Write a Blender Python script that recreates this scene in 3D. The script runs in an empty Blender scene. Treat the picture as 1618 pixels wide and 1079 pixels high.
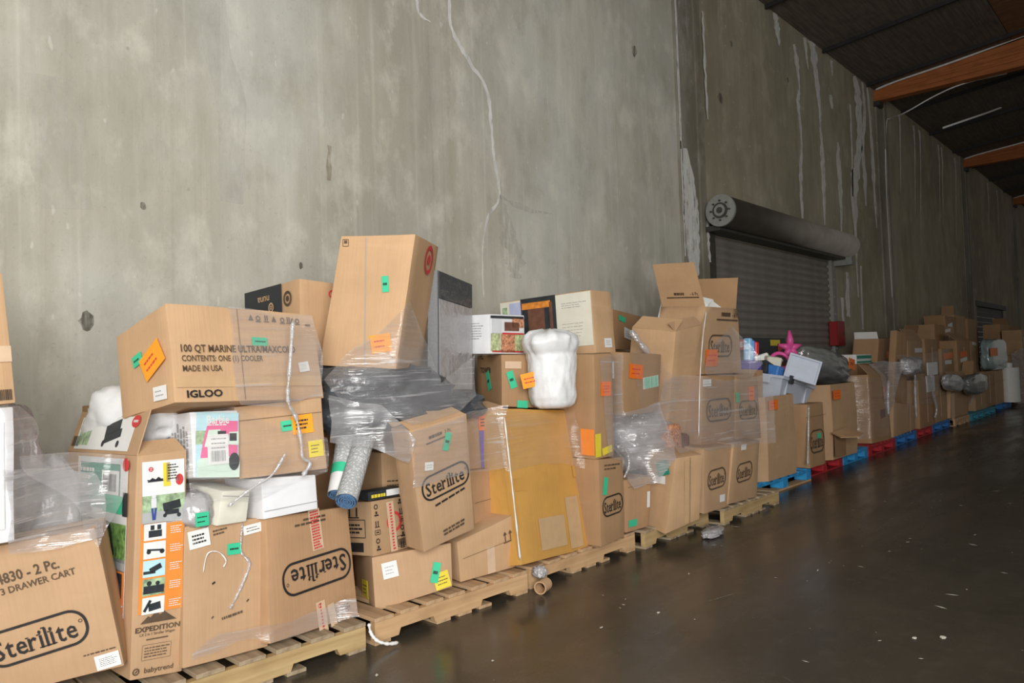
import bpy, bmesh, math, random
import numpy as np
from mathutils import Vector, Matrix, noise
from mathutils.bvhtree import BVHTree

random.seed(7)
SC = bpy.context.scene
COL = SC.collection
PI = math.pi

# ------------------------------------------------------------------ camera
FPX, CX, CY, CAMH = 1200.0, 809.0, 539.5, 1.40
v1 = np.array([1894.0 - CX, -(542.0 - CY), FPX]); v1 /= np.linalg.norm(v1)
ux = -0.033
up = np.array([ux, 1, -(ux * v1[0] + v1[1]) / v1[2]]); up /= np.linalg.norm(up)
d2 = np.cross(up, v1)
if d2[2] < 0: d2 = -d2
CM = np.array([v1, d2, up])            # rows: world axes seen in (right, up, forward)
cam_d = bpy.data.cameras.new('camera')
cam_d.sensor_width = 36.0
cam_d.lens = FPX / 1618.0 * 36.0
cam_d.clip_end = 200
cam = bpy.data.objects.new('camera', cam_d); COL.objects.link(cam)
Rt, Up, Fw = CM[:, 0], CM[:, 1], CM[:, 2]
cam.matrix_world = Matrix(((Rt[0], Up[0], -Fw[0], 0), (Rt[1], Up[1], -Fw[1], 0), (Rt[2], Up[2], -Fw[2], CAMH), (0, 0, 0, 1)))
SC.camera = cam

def at(px, py, Y):
    """point of the photograph's line of sight at depth Y towards the wall"""
    r = CM @ np.array([(px - CX) / FPX, -(py - CY) / FPX, 1.0])
    t = Y / r[1]
    return Vector((r[0] * t, Y, CAMH + r[2] * t))

# ------------------------------------------------------------------ light
SC.view_settings.view_transform = 'Standard'
SC.view_settings.look = 'None'
SC.view_settings.gamma = 1.0
SC.view_settings.use_curve_mapping = False
SC.view_settings.exposure = 0.0
world = bpy.data.worlds.new('world'); SC.world = world
world.use_nodes = True
bg = world.node_tree.nodes['Background']
bg.inputs[0].default_value = (0.98, 0.94, 0.86, 1); bg.inputs[1].default_value = 0.215

def area(name, loc, target, sx, sy, power, col):
    l = bpy.data.lights.new(name, 'AREA'); l.shape = 'RECTANGLE'; l.size = sx; l.size_y = sy
    l.energy = power; l.color = col
    o = bpy.data.objects.new(name, l); COL.objects.link(o)
    o.location = loc
    o.rotation_euler = (Vector(target) - Vector(loc)).to_track_quat('-Z', 'Y').to_euler()
    return o
area('dock_door_daylight', (-2.0, -2.5, 2.7), (3.6, 4.4, 1.7), 4.2, 3.4, 740, (1.0, 0.985, 0.955))
area('overhead_fill', (3.0, -1.0, 6.6), (4.5, 4.0, 0.0), 3.0, 2.0, 45, (0.95, 0.98, 1.0))  # weak overhead fill added under the closed roof, no skylight there

# ------------------------------------------------------------------ materials
MATS = {}
def newmat(name):
    m = bpy.data.materials.new(name); m.use_nodes = True
    n = m.node_tree.nodes; l = m.node_tree.links
    return m, n, l, n['Principled BSDF']
def N(n, kind, **kw):
    x = n.new(kind)
    for k, v in kw.items():
        if k in x.inputs: x.inputs[k].default_value = v
        else: setattr(x, k, v)
    return x
def mixc(n, l, fac, a, b, mode='MIX'):
    m = n.new('ShaderNodeMix'); m.data_type = 'RGBA'; m.blend_type = mode
    if isinstance(fac, (int, float)): m.inputs[0].default_value = fac
    else: l.new(fac, m.inputs[0])
    for i, c in ((6, a), (7, b)):
        if isinstance(c, tuple): m.inputs[i].default_value = (*c[:3], 1)
        else: l.new(c, m.inputs[i])
    return m.outputs[2]
def ramp(n, l, src, p0, p1, c0=0.0, c1=1.0):
    r = n.new('ShaderNodeMapRange'); r.clamp = True
    r.inputs[1].default_value = p0; r.inputs[2].default_value = p1
    r.inputs[3].default_value = c0; r.inputs[4].default_value = c1
    l.new(src, r.inputs[0]); return r.outputs[0]
def coords(n, l, scale=(1, 1, 1), rot=(0, 0, 0), loc=(0, 0, 0)):
    t = n.new('ShaderNodeTexCoord'); m = n.new('ShaderNodeMapping')
    m.inputs['Scale'].default_value = scale; m.inputs['Rotation'].default_value = rot; m.inputs['Location'].default_value = loc
    l.new(t.outputs['Object'], m.inputs['Vector']); return m.outputs[0]
def noi(n, l, vec, scale, detail=4, rough=0.55):
    x = n.new('ShaderNodeTexNoise'); x.inputs['Scale'].default_value = scale; x.inputs['Detail'].default_value = detail
    x.inputs['Roughness'].default_value = rough; l.new(vec, x.inputs['Vector']); return x.outputs['Fac']
def bump(n, l, b, h, s, d=0.01):
    x = n.new('ShaderNodeBump'); x.inputs['Strength'].default_value = s; x.inputs['Distance'].default_value = d
    l.new(h, x.inputs['Height']); l.new(x.outputs[0], b.inputs['Normal'])

def flat(name, col, rough=0.6, spec=0.4, metal=0.0, var=0.08, scale=14.0):
    if name in MATS: return MATS[name]
    m, n, l, b = newmat(name)
    v = noi(n, l, coords(n, l), scale, 3)
    c = mixc(n, l, ramp(n, l, v, 0.3, 0.7), tuple(x * (1 - var) for x in col), tuple(min(1, x * (1 + var)) for x in col))
    l.new(c, b.inputs['Base Color'])
    b.inputs['Roughness'].default_value = rough; b.inputs['Metallic'].default_value = metal
    b.inputs['Specular IOR Level'].default_value = spec
    MATS[name] = m; return m

def card(name, col, worn=0.12):
    m, n, l, b = newmat(name)
    v = noi(n, l, coords(n, l), 3.2, 5, 0.6)
    f = noi(n, l, coords(n, l, (90, 90, 3)), 1.0, 2)
    st = noi(n, l, coords(n, l, (1.2, 1.2, 7), (0.1, 0.5, 0)), 1.4, 3)
    c = mixc(n, l, ramp(n, l, v, 0.28, 0.72), tuple(x * (1 - worn) for x in col), tuple(min(1, x * (1 + worn * .7)) for x in col))
    c = mixc(n, l, ramp(n, l, f, 0.35, 0.65, 0, 0.16), c, tuple(x * 0.72 for x in col))
    c = mixc(n, l, ramp(n, l, st, 0.56, 0.74, 0, 0.22), c, (min(1, col[0] * 1.25), min(1, col[1] * 1.3), min(1, col[2] * 1.45)))
    l.new(c, b.inputs['Base Color'])
    b.inputs['Roughness'].default_value = 0.72; b.inputs['Specular IOR Level'].default_value = 0.25
    a = n.new('ShaderNodeMath'); a.operation = 'ADD'; l.new(f, a.inputs[0]); l.new(v, a.inputs[1])
    bump(n, l, b, a.outputs[0], 0.25, 0.004)
    MATS[name] = m; return m
card('cardboard_tan', (0.51, 0.328, 0.19))
card('cardboard_light', (0.585, 0.375, 0.212))
card('cardboard_red', (0.49, 0.295, 0.162))
card('cardboard_brown', (0.42, 0.255, 0.135))
card('cardboard_yellow', (0.62, 0.335, 0.085))
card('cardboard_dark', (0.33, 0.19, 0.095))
card('cardboard_kraft', (0.47, 0.305, 0.175))

def concrete(name, a, b_, stain, moist=0.0):
    m, n, l, b = newmat(name)
    streak = noi(n, l, coords(n, l, (2.6, 2.6, 0.16)), 1.6, 7, 0.62)
    fine = noi(n, l, coords(n, l, (9, 9, 0.5)), 2.0, 5, 0.6)
    blot = noi(n, l, coords(n, l, (1, 1, 0.75)), 0.62, 6, 0.6)
    spk = noi(n, l, coords(n, l), 38, 3, 0.7)
    big = noi(n, l, coords(n, l, (1, 1, 0.55), loc=(4, 0, 2)), 0.42, 5, 0.58)
    med = noi(n, l, coords(n, l, (1, 1, 0.6), loc=(9, 0, 5)), 2.3, 6, 0.65)
    c = mixc(n, l, ramp(n, l, streak, 0.34, 0.66), a, b_)
    c = mixc(n, l, ramp(n, l, blot, 0.45, 0.58, 0, 0.75), c, stain)
    c = mixc(n, l, ramp(n, l, big, 0.44, 0.60, 0, 0.75), c, tuple(x * 0.78 for x in b_))
    c = mixc(n, l, ramp(n, l, med, 0.52, 0.68, 0, 0.60), c, tuple(min(1, x * 1.18) for x in a))
    c = mixc(n, l, ramp(n, l, med, 0.47, 0.32, 0, 0.52), c, tuple(x * 0.74 for x in b_))
    c = mixc(n, l, ramp(n, l, fine, 0.55, 0.75, 0, 0.16), c, tuple(min(1, x * 1.2) for x in a))
    c = mixc(n, l, ramp(n, l, spk, 0.62, 0.72, 0, 0.35), c, tuple(x * 0.6 for x in b_))
    vl = noi(n, l, coords(n, l, (16, 16, 0.22), loc=(2, 0, 1)), 1.0, 3, 0.5)
    c = mixc(n, l, ramp(n, l, vl, 0.60, 0.70, 0, 0.16), c, tuple(min(1, x * 1.4) for x in a))
    c = mixc(n, l, ramp(n, l, vl, 0.38, 0.30, 0, 0.13), c, tuple(x * 0.62 for x in b_))
    chip = noi(n, l, coords(n, l, (1, 1, 0.45), loc=(1, 2, 3)), 17, 2, 0.5)
    c = mixc(n, l, ramp(n, l, chip, 0.71, 0.75, 0, 0.4), c, (0.66, 0.65, 0.60))
    wv = n.new('ShaderNodeTexVoronoi'); wv.inputs['Scale'].default_value = 3.3; l.new(coords(n, l, (1, 1, 0.8)), wv.inputs['Vector'])
    c = mixc(n, l, ramp(n, l, wv.outputs['Distance'], 0.045, 0.02, 0, 0.55), c, (0.62, 0.61, 0.56))
    wv2 = n.new('ShaderNodeTexVoronoi'); wv2.inputs['Scale'].default_value = 2.1; l.new(coords(n, l, (1, 1, 0.9), loc=(3.3, 1, 7)), wv2.inputs['Vector'])
    c = mixc(n, l, ramp(n, l, wv2.outputs['Distance'], 0.03, 0.012, 0, 0.4), c, tuple(x * 0.35 for x in b_))
    l.new(c, b.inputs['Base Color']); b.inputs['Roughness'].default_value = 0.82; b.inputs['Specular IOR Level'].default_value = 0.2
    ad = n.new('ShaderNodeMath'); ad.operation = 'ADD'; l.new(med, ad.inputs[0]); l.new(spk, ad.inputs[1])
    bump(n, l, b, ad.outputs[0], 0.18, 0.012)
    MATS[name] = m; return m
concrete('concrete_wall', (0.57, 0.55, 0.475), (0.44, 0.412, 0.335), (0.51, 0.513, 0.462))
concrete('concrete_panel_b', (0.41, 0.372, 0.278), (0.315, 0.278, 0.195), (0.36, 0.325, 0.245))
concrete('concrete_strip', (0.30, 0.28, 0.225), (0.20, 0.182, 0.135), (0.34, 0.325, 0.28))

def floor_mat():
    m, n, l, b = newmat('floor_concrete')
    v = noi(n, l, coords(n, l), 0.8, 7, 0.62); s = noi(n, l, coords(n, l, (1, 1, 1)), 9, 5, 0.6)
    t = noi(n, l, coords(n, l, (0.5, 2.5, 1), (0, 0, 0.25)), 1.2, 4)
    c = mixc(n, l, ramp(n, l, v, 0.3, 0.7), (0.046, 0.039, 0.029), (0.080, 0.068, 0.051))
    c = mixc(n, l, ramp(n, l, s, 0.5, 0.75, 0, 0.4), c, (0.105, 0.090, 0.072))
    sp = n.new('ShaderNodeTexVoronoi'); sp.inputs['Scale'].default_value = 4.0; l.new(coords(n, l), sp.inputs['Vector'])
    c = mixc(n, l, ramp(n, l, sp.outputs['Distance'], 0.03, 0.018, 0, 0.8), c, (0.5, 0.46, 0.4))
    l.new(c, b.inputs['Base Color'])
    l.new(ramp(n, l, t, 0.3, 0.75, 0.17, 0.38), b.inputs['Roughness'])
    b.inputs['Specular IOR Level'].default_value = 0.45
    bump(n, l, b, s, 0.08, 0.01)
    MATS['floor_concrete'] = m
floor_mat()

def wood(name, a, b_, axis=0, rough=0.7):
    m, n, l, b = newmat(name)
    sc = [28, 28, 28]; sc[axis] = 1.6
    g = noi(n, l, coords(n, l, tuple(sc)), 1.0, 5, 0.6); w = noi(n, l, coords(n, l), 5, 3)
    c = mixc(n, l, ramp(n, l, g, 0.32, 0.68), a, b_)
    c = mixc(n, l, ramp(n, l, w, 0.5, 0.75, 0, 0.35), c, tuple(x * 0.6 for x in b_))
    l.new(c, b.inputs['Base Color']); b.inputs['Roughness'].default_value = rough; b.inputs['Specular IOR Level'].default_value = 0.3
    bump(n, l, b, g, 0.25, 0.004); MATS[name] = m
wood('pallet_wood', (0.66, 0.43, 0.235), (0.50, 0.30, 0.15), 0)
wood('pallet_wood_board', (0.62, 0.42, 0.25), (0.42, 0.27, 0.15), 1)
wood('pallet_wood_old', (0.55, 0.40, 0.20), (0.38, 0.25, 0.11), 0)
wood('pallet_board_old', (0.46, 0.36, 0.24), (0.27, 0.20, 0.13), 1)
wood('beam_wood', (0.46, 0.155, 0.045), (0.30, 0.09, 0.026), 1)
wood('plywood_dark', (0.18, 0.15, 0.12), (0.10, 0.082, 0.065), 0)
wood('plywood_brown', (0.27, 0.13, 0.06), (0.15, 0.07, 0.035), 1)
flat('paint_blue', (0.035, 0.30, 0.62), 0.55, var=0.25)
flat('paint_red', (0.42, 0.022, 0.03), 0.55, var=0.3)
flat('paint_teal', (0.03, 0.25, 0.36), 0.55, var=0.25)
flat('paint_navy', (0.03, 0.17, 0.46), 0.55, var=0.25)
flat('ink_black', (0.022, 0.02, 0.02), 0.6, var=0.3)
flat('ink_brown', (0.10, 0.065, 0.04), 0.7, var=0.3)
flat('ink_red', (0.62, 0.05, 0.05), 0.6)
flat('label_white', (0.80, 0.80, 0.78), 0.5, var=0.03)
flat('label_cream', (0.76, 0.74, 0.63), 0.5, var=0.04)
flat('label_orange', (0.92, 0.36, 0.02), 0.5, var=0.05)
flat('label_deep_orange', (0.90, 0.185, 0.012), 0.5, var=0.05)
flat('label_green', (0.05, 0.55, 0.30), 0.5, var=0.05)
flat('label_teal', (0.02, 0.28, 0.19), 0.5, var=0.08)
flat('label_yellow', (0.78, 0.62, 0.05), 0.5, var=0.05)
flat('label_grey', (0.35, 0.35, 0.35), 0.5)
flat('print_orange', (0.86, 0.27, 0.05), 0.5, var=0.03)
flat('print_pink', (0.80, 0.16, 0.34), 0.45, var=0.06)
flat('print_sky', (0.50, 0.76, 0.84), 0.45, var=0.06)
flat('print_mint', (0.66, 0.80, 0.70), 0.45, var=0.06)
flat('print_leaf', (0.16, 0.30, 0.08), 0.5, var=0.6, scale=40)
flat('print_grass', (0.34, 0.46, 0.28), 0.5, var=0.45, scale=40)
flat('print_road', (0.40, 0.42, 0.42), 0.5, var=0.1)
flat('print_dark', (0.03, 0.035, 0.04), 0.5, var=0.3)
flat('print_denim', (0.05, 0.08, 0.30), 0.5)
flat('print_brick', (0.16, 0.07, 0.045), 0.5, var=0.3)
flat('print_fire', (0.70, 0.25, 0.04), 0.5, var=0.3, scale=30)
flat('print_lilac', (0.48, 0.52, 0.72), 0.5)
flat('print_navy', (0.018, 0.022, 0.03), 0.45)
flat('print_food', (0.55, 0.25, 0.14), 0.5, var=0.7, scale=60)
flat('print_food_green', (0.50, 0.56, 0.30), 0.5, var=0.4, scale=50)
flat('print_white_soft', (0.68, 0.70, 0.72), 0.5, var=0.05)
flat('tape_clear', (0.58, 0.385, 0.21), 0.22, 0.6, var=0.06)
flat('tape_pale', (0.66, 0.48, 0.33), 0.4, var=0.08)
flat('tape_purple', (0.16, 0.10, 0.42), 0.4, var=0.1)
flat('seam_dark', (0.20, 0.12, 0.06), 0.8)
flat('white_carton', (0.80, 0.80, 0.82), 0.5, var=0.03)
flat('steel_grey', (0.22, 0.20, 0.175), 0.55, 0.4, 0.1, var=0.15, scale=3)
flat('steel_dark', (0.055, 0.050, 0.045), 0.5, 0.4, 0.2, var=0.2)
flat('hood_steel', (0.27, 0.245, 0.215), 0.65, 0.3, 0.0, var=0.14, scale=4)
flat('joint_dark', (0.07, 0.062, 0.05), 0.8, var=0.3)
flat('steel_pale', (0.25, 0.255, 0.235), 0.55, 0.4, 0.2, var=0.12)
flat('galvanized', (0.62, 0.61, 0.58), 0.35, 0.5, 0.6, var=0.1)
flat('bin_plastic', (0.55, 0.60, 0.70), 0.3, 0.5, var=0.04)
flat('toy_pink', (0.75, 0.10, 0.35), 0.4)
flat('toy_blue', (0.06, 0.22, 0.62), 0.4)
flat('toy_light_blue', (0.25, 0.55, 0.85), 0.4)
flat('toy_red', (0.70, 0.03, 0.04), 0.4)
flat('toy_purple', (0.10, 0.06, 0.42), 0.4)
flat('rug_blue', (0.10, 0.19, 0.34), 0.9, 0.1, var=0.5, scale=160)
flat('upholstery_grey', (0.20, 0.205, 0.215), 0.85, 0.2, var=0.12, scale=120)
flat('red_steel', (0.26, 0.015, 0.015), 0.5)
flat('lint_white', (0.78, 0.77, 0.75), 0.6)

def deposit(name, col, lo, hi, amount):
    m, n, l, b = newmat(name)
    l.new(mixc(n, l, ramp(n, l, noi(n, l, coords(n, l, (6, 6, 2)), 3, 5), 0.3, 0.7), tuple(x * .75 for x in col), col), b.inputs['Base Color'])
    b.inputs['Roughness'].default_value = 0.9
    v = noi(n, l, coords(n, l, (9, 9, 2.2)), 2.2, 6, 0.65)
    l.new(ramp(n, l, v, lo, hi, 0, amount), b.inputs['Alpha'])
    MATS[name] = m
deposit('mineral_white', (0.78, 0.77, 0.73), 0.27, 0.45, 0.95)
deposit('mineral_faint', (0.60, 0.585, 0.53), 0.40, 0.68, 0.55)
deposit('patch_pale', (0.70, 0.69, 0.63), 0.32, 0.70, 0.40)
deposit('patch_dark', (0.12, 0.105, 0.075), 0.36, 0.62, 0.75)
deposit('patch_rust', (0.30, 0.19, 0.08), 0.36, 0.62, 0.45)

def bagmat(name, col, rough, bumpd, scale, trans=0.0):
    m, n, l, b = newmat(name)
    v = noi(n, l, coords(n, l), scale, 5, 0.6); w = noi(n, l, coords(n, l, (1, 1, 2.5), (0.4, 0.3, 0)), scale * 0.5, 3)
    l.new(mixc(n, l, ramp(n, l, v, 0.3, 0.7), tuple(x * 0.9 for x in col), col), b.inputs['Base Color'])
    b.inputs['Roughness'].default_value = rough; b.inputs['Specular IOR Level'].default_value = 0.55
    a = n.new('ShaderNodeMath'); a.operation = 'ADD'; l.new(v, a.inputs[0]); l.new(w, a.inputs[1])
    bump(n, l, b, a.outputs[0], 0.6, bumpd); MATS[name] = m
bagmat('bag_white', (0.86, 0.87, 0.88), 0.45, 0.008, 9)
bagmat('bag_pillow', (0.84, 0.85, 0.86), 0.55, 0.004, 8)
bagmat('bag_black', (0.060, 0.067, 0.078), 0.25, 0.02, 9)
bagmat('bag_grey', (0.17, 0.175, 0.17), 0.13, 0.006, 4)
bagmat('bag_silver', (0.42, 0.41, 0.42), 0.2, 0.02, 7)
bagmat('bag_mauve', (0.30, 0.25, 0.24), 0.3, 0.02, 10)
bagmat('bag_teal', (0.26, 0.36, 0.36), 0.16, 0.006, 6)

def rugmat():
    m, n, l, b = newmat('rug_dotted')
    v = n.new('ShaderNodeTexVoronoi'); v.inputs['Scale'].default_value = 75; l.new(coords(n, l), v.inputs['Vector'])
    l.new(mixc(n, l, ramp(n, l, v.outputs['Distance'], 0.15, 0.5), (0.70, 0.71, 0.70), (0.42, 0.43, 0.43)), b.inputs['Base Color'])
    b.inputs['Roughness'].default_value = 0.85
    bump(n, l, b, v.outputs['Distance'], 0.6, 0.006); MATS['rug_dotted'] = m
rugmat()

def filmmat(name, haze, gloss, tint=(0.74, 0.73, 0.75)):
    m, n, l, b = newmat(name)
    n.remove(b); out = n['Material Output']
    fold = noi(n, l, coords(n, l, (3, 3, 5), (0.2, 0.35, 0.3)), 1.0, 3, 0.5)
    line = noi(n, l, coords(n, l, (2.2, 2.2, 60), (0, 0.16, 0)), 1.0, 3, 0.6)
    crs = noi(n, l, coords(n, l, (1.6, 1.6, 34), (0, -0.55, 0.2)), 1.0, 2, 0.5)
    df = n.new('ShaderNodeBsdfDiffuse'); df.inputs[0].default_value = (*tint, 1)
    tl = n.new('ShaderNodeBsdfTranslucent'); tl.inputs[0].default_value = (*tint, 1)
    dm = n.new('ShaderNodeMixShader'); dm.inputs[0].default_value = 0.3; l.new(df.outputs[0], dm.inputs[1]); l.new(tl.outputs[0], dm.inputs[2])
    gl = n.new('ShaderNodeBsdfGlossy'); gl.inputs['Roughness'].default_value = 0.14; gl.inputs[0].default_value = (1, 1, 1, 1)
    bp = n.new('ShaderNodeBump'); bp.inputs['Strength'].default_value = 0.8; bp.inputs['Distance'].default_value = 0.02
    ad = n.new('ShaderNodeMath'); ad.operation = 'ADD'; l.new(crs, ad.inputs[0]); l.new(line, ad.inputs[1])
    l.new(ad.outputs[0], bp.inputs['Height']); l.new(bp.outputs[0], gl.inputs['Normal'])
    tr = n.new('ShaderNodeBsdfTransparent')
    def add(x, y):
        q = n.new('ShaderNodeMath'); q.operation = 'ADD'; q.use_clamp = True; l.new(x, q.inputs[0]); l.new(y, q.inputs[1]); return q.outputs[0]
    hz = ramp(n, l, fold, 0.3, 0.7, haze * 0.6, haze * 1.35)
    hz = add(hz, ramp(n, l, line, 0.60, 0.70, 0, haze * 0.9)); hz = add(hz, ramp(n, l, crs, 0.64, 0.70, 0, haze * 1.3))
    m1 = n.new('ShaderNodeMixShader'); l.new(hz, m1.inputs[0]); l.new(tr.outputs[0], m1.inputs[1]); l.new(dm.outputs[0], m1.inputs[2])
    m2 = n.new('ShaderNodeMixShader'); l.new(m1.outputs[0], m2.inputs[1]); l.new(gl.outputs[0], m2.inputs[2])
    l.new(ramp(n, l, line, 0.35, 0.72, gloss * 0.3, gloss * 1.6), m2.inputs[0])
    l.new(m2.outputs[0], out.inputs[0]); MATS[name] = m
filmmat('film_thin', 0.08, 0.06)
filmmat('film_medium', 0.20, 0.09)
filmmat('film_thick', 0.36, 0.13)
filmmat('film_bunched', 0.55, 0.22)

# ------------------------------------------------------------------ helpers
def tag(o, label, cat, group=None, kind=None):
    if label: o['label'] = label
    if cat: o['category'] = cat
    if group: o['group'] = group
    if kind: o['kind'] = kind
    return o
def empty(name, loc=(0, 0, 0), rot=(0, 0, 0), parent=None):
    o = bpy.data.objects.new(name, None); COL.objects.link(o)
    o.location = loc; o.rotation_euler = rot; o.empty_display_size = 0.1
    if parent: o.parent = parent
    return o
def mesh(name, verts, faces, mat, parent=None, smooth=False, loc=None, rot=None):
    me = bpy.data.meshes.new(name); me.from_pydata([tuple(v) for v in verts], [], faces); me.update()
    if smooth: me.polygons.foreach_set('use_smooth', [True] * len(me.polygons))
    me.materials.append(MATS[mat] if isinstance(mat, str) else mat)
    o = bpy.data.objects.new(name, me); COL.objects.link(o)
    if parent: o.parent = parent
    if loc is not None: o.location = loc
    if rot is not None: o.rotation_euler = rot
    return o
def inst(src, parent, loc, rot=(0, 0, 0), scale=(1, 1, 1)):
    o = src.copy(); COL.objects.link(o); o.parent = parent; o.location = loc; o.rotation_euler = rot; o.scale = scale
    return o
def frombm(name, bm, mat, parent=None, smooth=None):
    me = bpy.data.meshes.new(name); bm.normal_update(); bm.to_mesh(me); bm.free()
    me.materials.append(MATS[mat] if isinstance(mat, str) else mat)
    if smooth is not None:
        me.polygons.foreach_set('use_smooth', [True] * len(me.polygons)); me.set_sharp_from_angle(angle=math.radians(smooth))
    o = bpy.data.objects.new(name, me); COL.objects.link(o)
    if parent: o.parent = parent
    return o
def boxbm(bm, x0, x1, y0, y1, z0, z1):
    v = [bm.verts.new(p) for p in ((x0, y0, z0), (x1, y0, z0), (x1, y1, z0), (x0, y1, z0), (x0, y0, z1), (x1, y0, z1), (x1, y1, z1), (x0, y1, z1))]
    for f in ((0, 3, 2, 1), (4, 5, 6, 7), (0, 1, 5, 4), (1, 2, 6, 5), (2, 3, 7, 6), (3, 0, 4, 7)): bm.faces.new([v[i] for i in f])
def boxo(name, x0, x1, y0, y1, z0, z1, mat, parent=None, bev=0.0):
    bm = bmesh.new(); boxbm(bm, x0, x1, y0, y1, z0, z1)
    if bev: bmesh.ops.bevel(bm, geom=bm.edges[:], offset=bev, segments=1, affect='EDGES')
    return frombm(name, bm, mat, parent)
def tube(name, pts, r, mat, parent=None, seg=8, ends=True):
    pts = [Vector(p) for p in pts]; rr = r if isinstance(r, (list, tuple)) else [r] * len(pts)
    V, F = [], []; ref = Vector((0.3, 0.5, 0.81)).normalized()
    for i, p in enumerate(pts):
        d = (pts[min(i + 1, len(pts) - 1)] - pts[max(i - 1, 0)]).normalized()
        a = d.cross(ref); a = a.normalized() if a.length > 1e-4 else d.orthogonal().normalized(); b = d.cross(a)
        for k in range(seg):
            t = 2 * PI * k / seg; V.append(p + (a * math.cos(t) + b * math.sin(t)) * rr[i])
    for i in range(len(pts) - 1):
        for k in range(seg):
            k2 = (k + 1) % seg; F.append((i * seg + k, i * seg + k2, (i + 1) * seg + k2, (i + 1) * seg + k))
    if ends:
        F.append(tuple(reversed(range(seg)))); F.append(tuple(range((len(pts) - 1) * seg, len(pts) * seg)))
    return mesh(name, V, F, mat, parent, smooth=True)
def spline(pts, n=6):
    pts = [Vector(p) for p in pts]; out = []
    for i in range(len(pts) - 1):
        p0, p1, p2, p3 = pts[max(i - 1, 0)], pts[i], pts[i + 1], pts[min(i + 2, len(pts) - 1)]
        for k in range(n):
            t = k / n
            out.append(0.5 * ((2 * p1) + (p2 - p0) * t + (2 * p0 - 5 * p1 + 4 * p2 - p3) * t * t + (3 * p1 - p0 - 3 * p2 + p3) * t ** 3))
    out.append(pts[-1]); return out

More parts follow.
